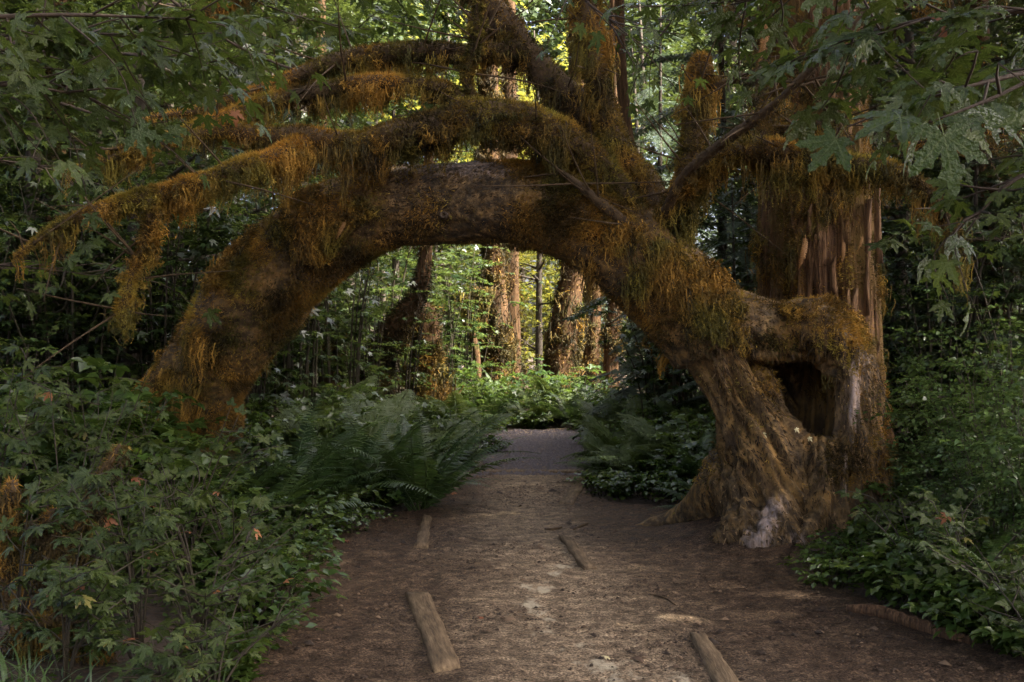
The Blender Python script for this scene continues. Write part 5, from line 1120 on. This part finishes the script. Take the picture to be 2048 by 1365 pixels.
plank('long weathered board with a split pointed end at the lower left of the path', [(868, 1338), (920, 1328), (858, 1180), (810, 1182)], .022, 1)
plank('short half-buried board by the largest fern at the left of the path', [(828, 1090), (856, 1090), (862, 1028), (848, 1026)], .02, 2)
plank('worn board running out of the frame at the lower right of the path', [(1455, 1420), (1510, 1400), (1410, 1262), (1376, 1258)], .018, 3)
plank('pale board at the right edge of the path beyond the arch', [(1116, 1006), (1146, 1006), (1180, 950), (1160, 950)], .02, 4)
plank('thin timber step across the path before the gravel', [(960, 943), (1170, 943), (1170, 939), (965, 939)], .018, 5)

def stick(label, pts, seed, name='fallen_stick', cat='stick', group='sticks on the path', mat='bark_limb', seg=7):
    """pts: ground pixels (x, y, radius px)"""
    W = []
    for x, y, q in pts:
        d = F * EYE / (y - 700); X = (x - 1024) / F * d
        W.append((X, d, float(path_z(np.array([X]), np.array([d]))[0]) + R(q, d) * .6, R(q, d)))
    g = G(); tube(g, W, seg, .1 if name == 'fallen_log' else .05, .22, 5, seed, .2 if name == 'fallen_log' else 0, 7); b = W[0][:3]
    return single(name, g.mesh(name, M[mat], b, True), label, cat, b, group)
plank('narrow crooked sunken board right of the path middle', [(1166, 1134), (1194, 1134), (1138, 1072), (1116, 1068)], .02, 6)
stick('short dark stick on the dirt above the narrow sunken board', [(1148, 1062, 2), (1160, 1056, 3), (1175, 1050, 2)], 2)
stick('short stick pointing left beside the narrow sunken board', [(1122, 1058, 3), (1105, 1062, 3), (1090, 1060, 2)], 3)
stick('thin twig lying near the foot of the arched trunk', [(1560, 1120, 2), (1600, 1124, 2.5), (1650, 1122, 1.5)], 4)
stick('thin twig lying on the bare dirt right of the path middle', [(1300, 1190, 1.5), (1330, 1200, 2), (1350, 1215, 1.5)], 6)
stick('long split brown log half sunk at the right edge of the dirt', [(1695, 1222, 8), (1760, 1232, 14), (1830, 1252, 13), (1890, 1272, 15), (1945, 1288, 10)], 5, 'fallen_log', 'log', None, 'bark_red', 9)

# fallen leaves one can pick out
lf = G(); V, T, ve = maple_hi(9, .5); lf.add(V, T, None, vein=ve, tint=.4); pale = lf.mesh('fallen_leaf', M['paleleaf'])
dead = pale.copy(); dead.materials.clear(); dead.materials.append(M['deadleaf'])
for lab, px, py, s, me in [('pale cream fallen leaf at the foot of the root facing the path', 1550, 1098, .1, pale), ('brown dead leaf on the path left of the far board', 905, 990, .08, dead), ('reddish leaf beside the split log at the right', 1640, 1130, .08, dead),
                           ('brown leaf on the bare dirt below the left ferns', 690, 1085, .08, dead), ('orange-brown leaf at the left edge of the dirt', 600, 1120, .08, dead), ('small pale leaf lying at the bottom middle of the path', 1210, 1320, .05, pale), ('brown leaf near the end of the long board', 960, 1235, .05, dead)]:
    d = F * EYE / (py - 700); x = (px - 1024) / F * d; o = single('fallen_leaf', me, lab, 'leaf', (0, 0, 0), 'fallen leaves')
    a = random.uniform(0, 6.28); o.matrix_basis = frame((x, d, float(path_z(np.array([x]), np.array([d]))[0]) + s * .16), (math.cos(a), math.sin(a), 0), (random.uniform(-.2, .2), -.3, 1), s)
for lab, px, py, d, s in [('crumpled red-brown leaf on the mossy limbs at the upper left', 470, 225, 8.3, .09), ('reddish leaf in the shade at the top right', 1885, 40, 5.0, .1)]:
    o = single('dead_leaf', dead, lab, 'leaf', (0, 0, 0), 'dead leaves caught in the branches'); o.matrix_basis = frame(P(px, py, d), (.2, -.2, -1), (.3, -1, .2), s)
for lab, px, py in [('yellow leaf on the hollow sill, left one of three', 1527, 868), ('yellow leaf on the hollow sill, middle one of three', 1592, 858), ('yellow leaf on the hollow sill, right one of three', 1618, 876)]:
    o = single('yellow_leaf', pale, lab, 'leaf', (0, 0, 0), 'yellow leaves on the stump'); o.matrix_basis = frame(P(px, py, 8.6), (.6, -.3, -.5), (.1, -1, .5), .035)

# loose crumbs of bark, needles and pebbles nobody could count
def litter():
    r = np.random.default_rng(91); g = G(); n = 34000
    y = 4.6 + 12 * r.random(n) ** 1.6; l = edge_l(y); w = edge_r(y) - l; x = l - .2 + (w + .4) * r.random(n)
    k = np.clip(.15 + 1.5 * fbm(np.stack([x, y, 0 * x], 1), 1.4, 3, 92), 0, 1) + .7 * np.exp(-(path_in(x, y) / .3) ** 2); ok = r.random(n) < k; x, y = x[ok], y[ok]; n = len(x)
    z = path_z(x, y) + .004; a = r.uniform(0, 6.28, n); s = r.lognormal(-4.6, .6, n)
    p = np.stack([x, y, z], 1); d = np.stack([np.cos(a), np.sin(a), r.normal(0, .15, n)], 1)
    V = np.array([(-.35, 0, 0), (.35, 0, 0), (.25, 1, .0), (-.2, .9, .0), (0, .5, .35)]); T = np.array([(0, 1, 4), (1, 2, 4), (2, 3, 4), (3, 0, 4)])
    scatter(g, (V, T, np.ones(5)), p, d, np.tile([0, 0, 1.], (n, 1)), s, r.random(n) ** 1.6)
    o = bpy.data.objects.new('leaf_litter', g.mesh('leaf_litter', M['litter'])); col.objects.link(o); tag(o, 'crumbs of bark and needles scattered over the dirt path', 'litter', kind='stuff')
litter()
def pebbles():
    r = np.random.default_rng(93); g = G(); n = 9000; y = r.uniform(13.6, 21.3, n); x = edge_l(y) + (edge_r(y) - edge_l(y)) * r.random(n); s = r.lognormal(-4.1, .5, n)
    V = np.array([(1, 0, 0), (0, 1, 0), (-1, 0, 0), (0, -1, 0), (0, 0, .7)]) + .0; T = np.array([(0, 1, 4), (1, 2, 4), (2, 3, 4), (3, 0, 4)])
    a = r.uniform(0, 6.28, n); scatter(g, (V, T, np.ones(5)), np.stack([x, y, path_z(x, y)], 1), np.stack([np.cos(a), np.sin(a), 0 * a], 1), np.tile([0, 0, 1.], (n, 1)), s, r.random(n))
    m = bark_mat('pebble', [(.3, (.018, .014, .015)), (.7, (.085, .068, .07))], (9, 9, 9), .7, .1)
    o = bpy.data.objects.new('gravel', g.mesh('gravel', m)); col.objects.link(o); tag(o, 'grey gravel on the far stretch of the path', 'gravel', kind='stuff')
pebbles()
def ground_cover():
    r = np.random.default_rng(95); g = G(); n = 60000; y = 4.2 + 24 * r.random(n) ** 1.4; x = r.uniform(-1, 1, n) * (1.5 + y * .5); k = -path_in(x, y)
    ok = (k > -.02) & (r.random(n) < np.clip(.2 + 1.2 * fbm(np.stack([x, y, 0 * x], 1), 1.1, 3, 96) + .5 * np.exp(-k / .6), .05, 1)) & (np.hypot(x - 2.25, y - 9.1) > .9); x, y = x[ok], y[ok]; n = len(x)
    z = ground_z(x, y) + r.uniform(.01, .12, n); a = r.uniform(0, 6.28, n); d = np.stack([np.cos(a), np.sin(a), r.normal(-.1, .3, n)], 1)
    scatter(g, TP['ovate'], np.stack([x, y, z], 1), d, np.array([0, 0, 1.]) + r.normal(0, .35, (n, 3)), r.uniform(.025, .07, n), r.random(n))
    o = bpy.data.objects.new('ground_cover', g.mesh('ground_cover', M['shrub'])); col.objects.link(o); tag(o, 'low small-leaved ground cover under the shrubs and ferns', 'ground cover', kind='stuff')
ground_cover()
def grass():
    r = np.random.default_rng(97); g = G()
    for cx, cy, n in [(-1.95, 4.6, 50), (-1.55, 4.75, 26), (-2.2, 5.0, 30), (-1.35, 5.0, 14)]:
        for _ in range(n):
            x, y = cx + r.normal(0, .14), cy + r.normal(0, .1); a = r.uniform(0, 6.28); L = r.uniform(.18, .42); w = r.uniform(.003, .006); dr = np.array([math.cos(a), math.sin(a), 0]); sd = np.array([-dr[1], dr[0], 0]); z = gz(x, y); V = []
            for t in np.linspace(0, 1, 6):
                c = np.array([x, y, z]) + dr * L * .75 * t ** 1.7 + np.array([0, 0, L * (t - .62 * t ** 2.4)]); ww = w * (1 - t ** 2 * .95); V += [c - sd * ww, c + sd * ww]
            g.add(V, None, [(2 * i, 2 * i + 1, 2 * i + 3, 2 * i + 2) for i in range(5)], tint=r.random())
    o = bpy.data.objects.new('grass', g.mesh('grass', M['grass'])); col.objects.link(o); tag(o, 'arching grass blades at the bottom left corner', 'grass', kind='stuff')
grass()
for o in list(bpy.data.objects):                       # drop models that were never placed
    if o.get('label') == 'x':
        for c in list(o.children): bpy.data.objects.remove(c)
        bpy.data.objects.remove(o)
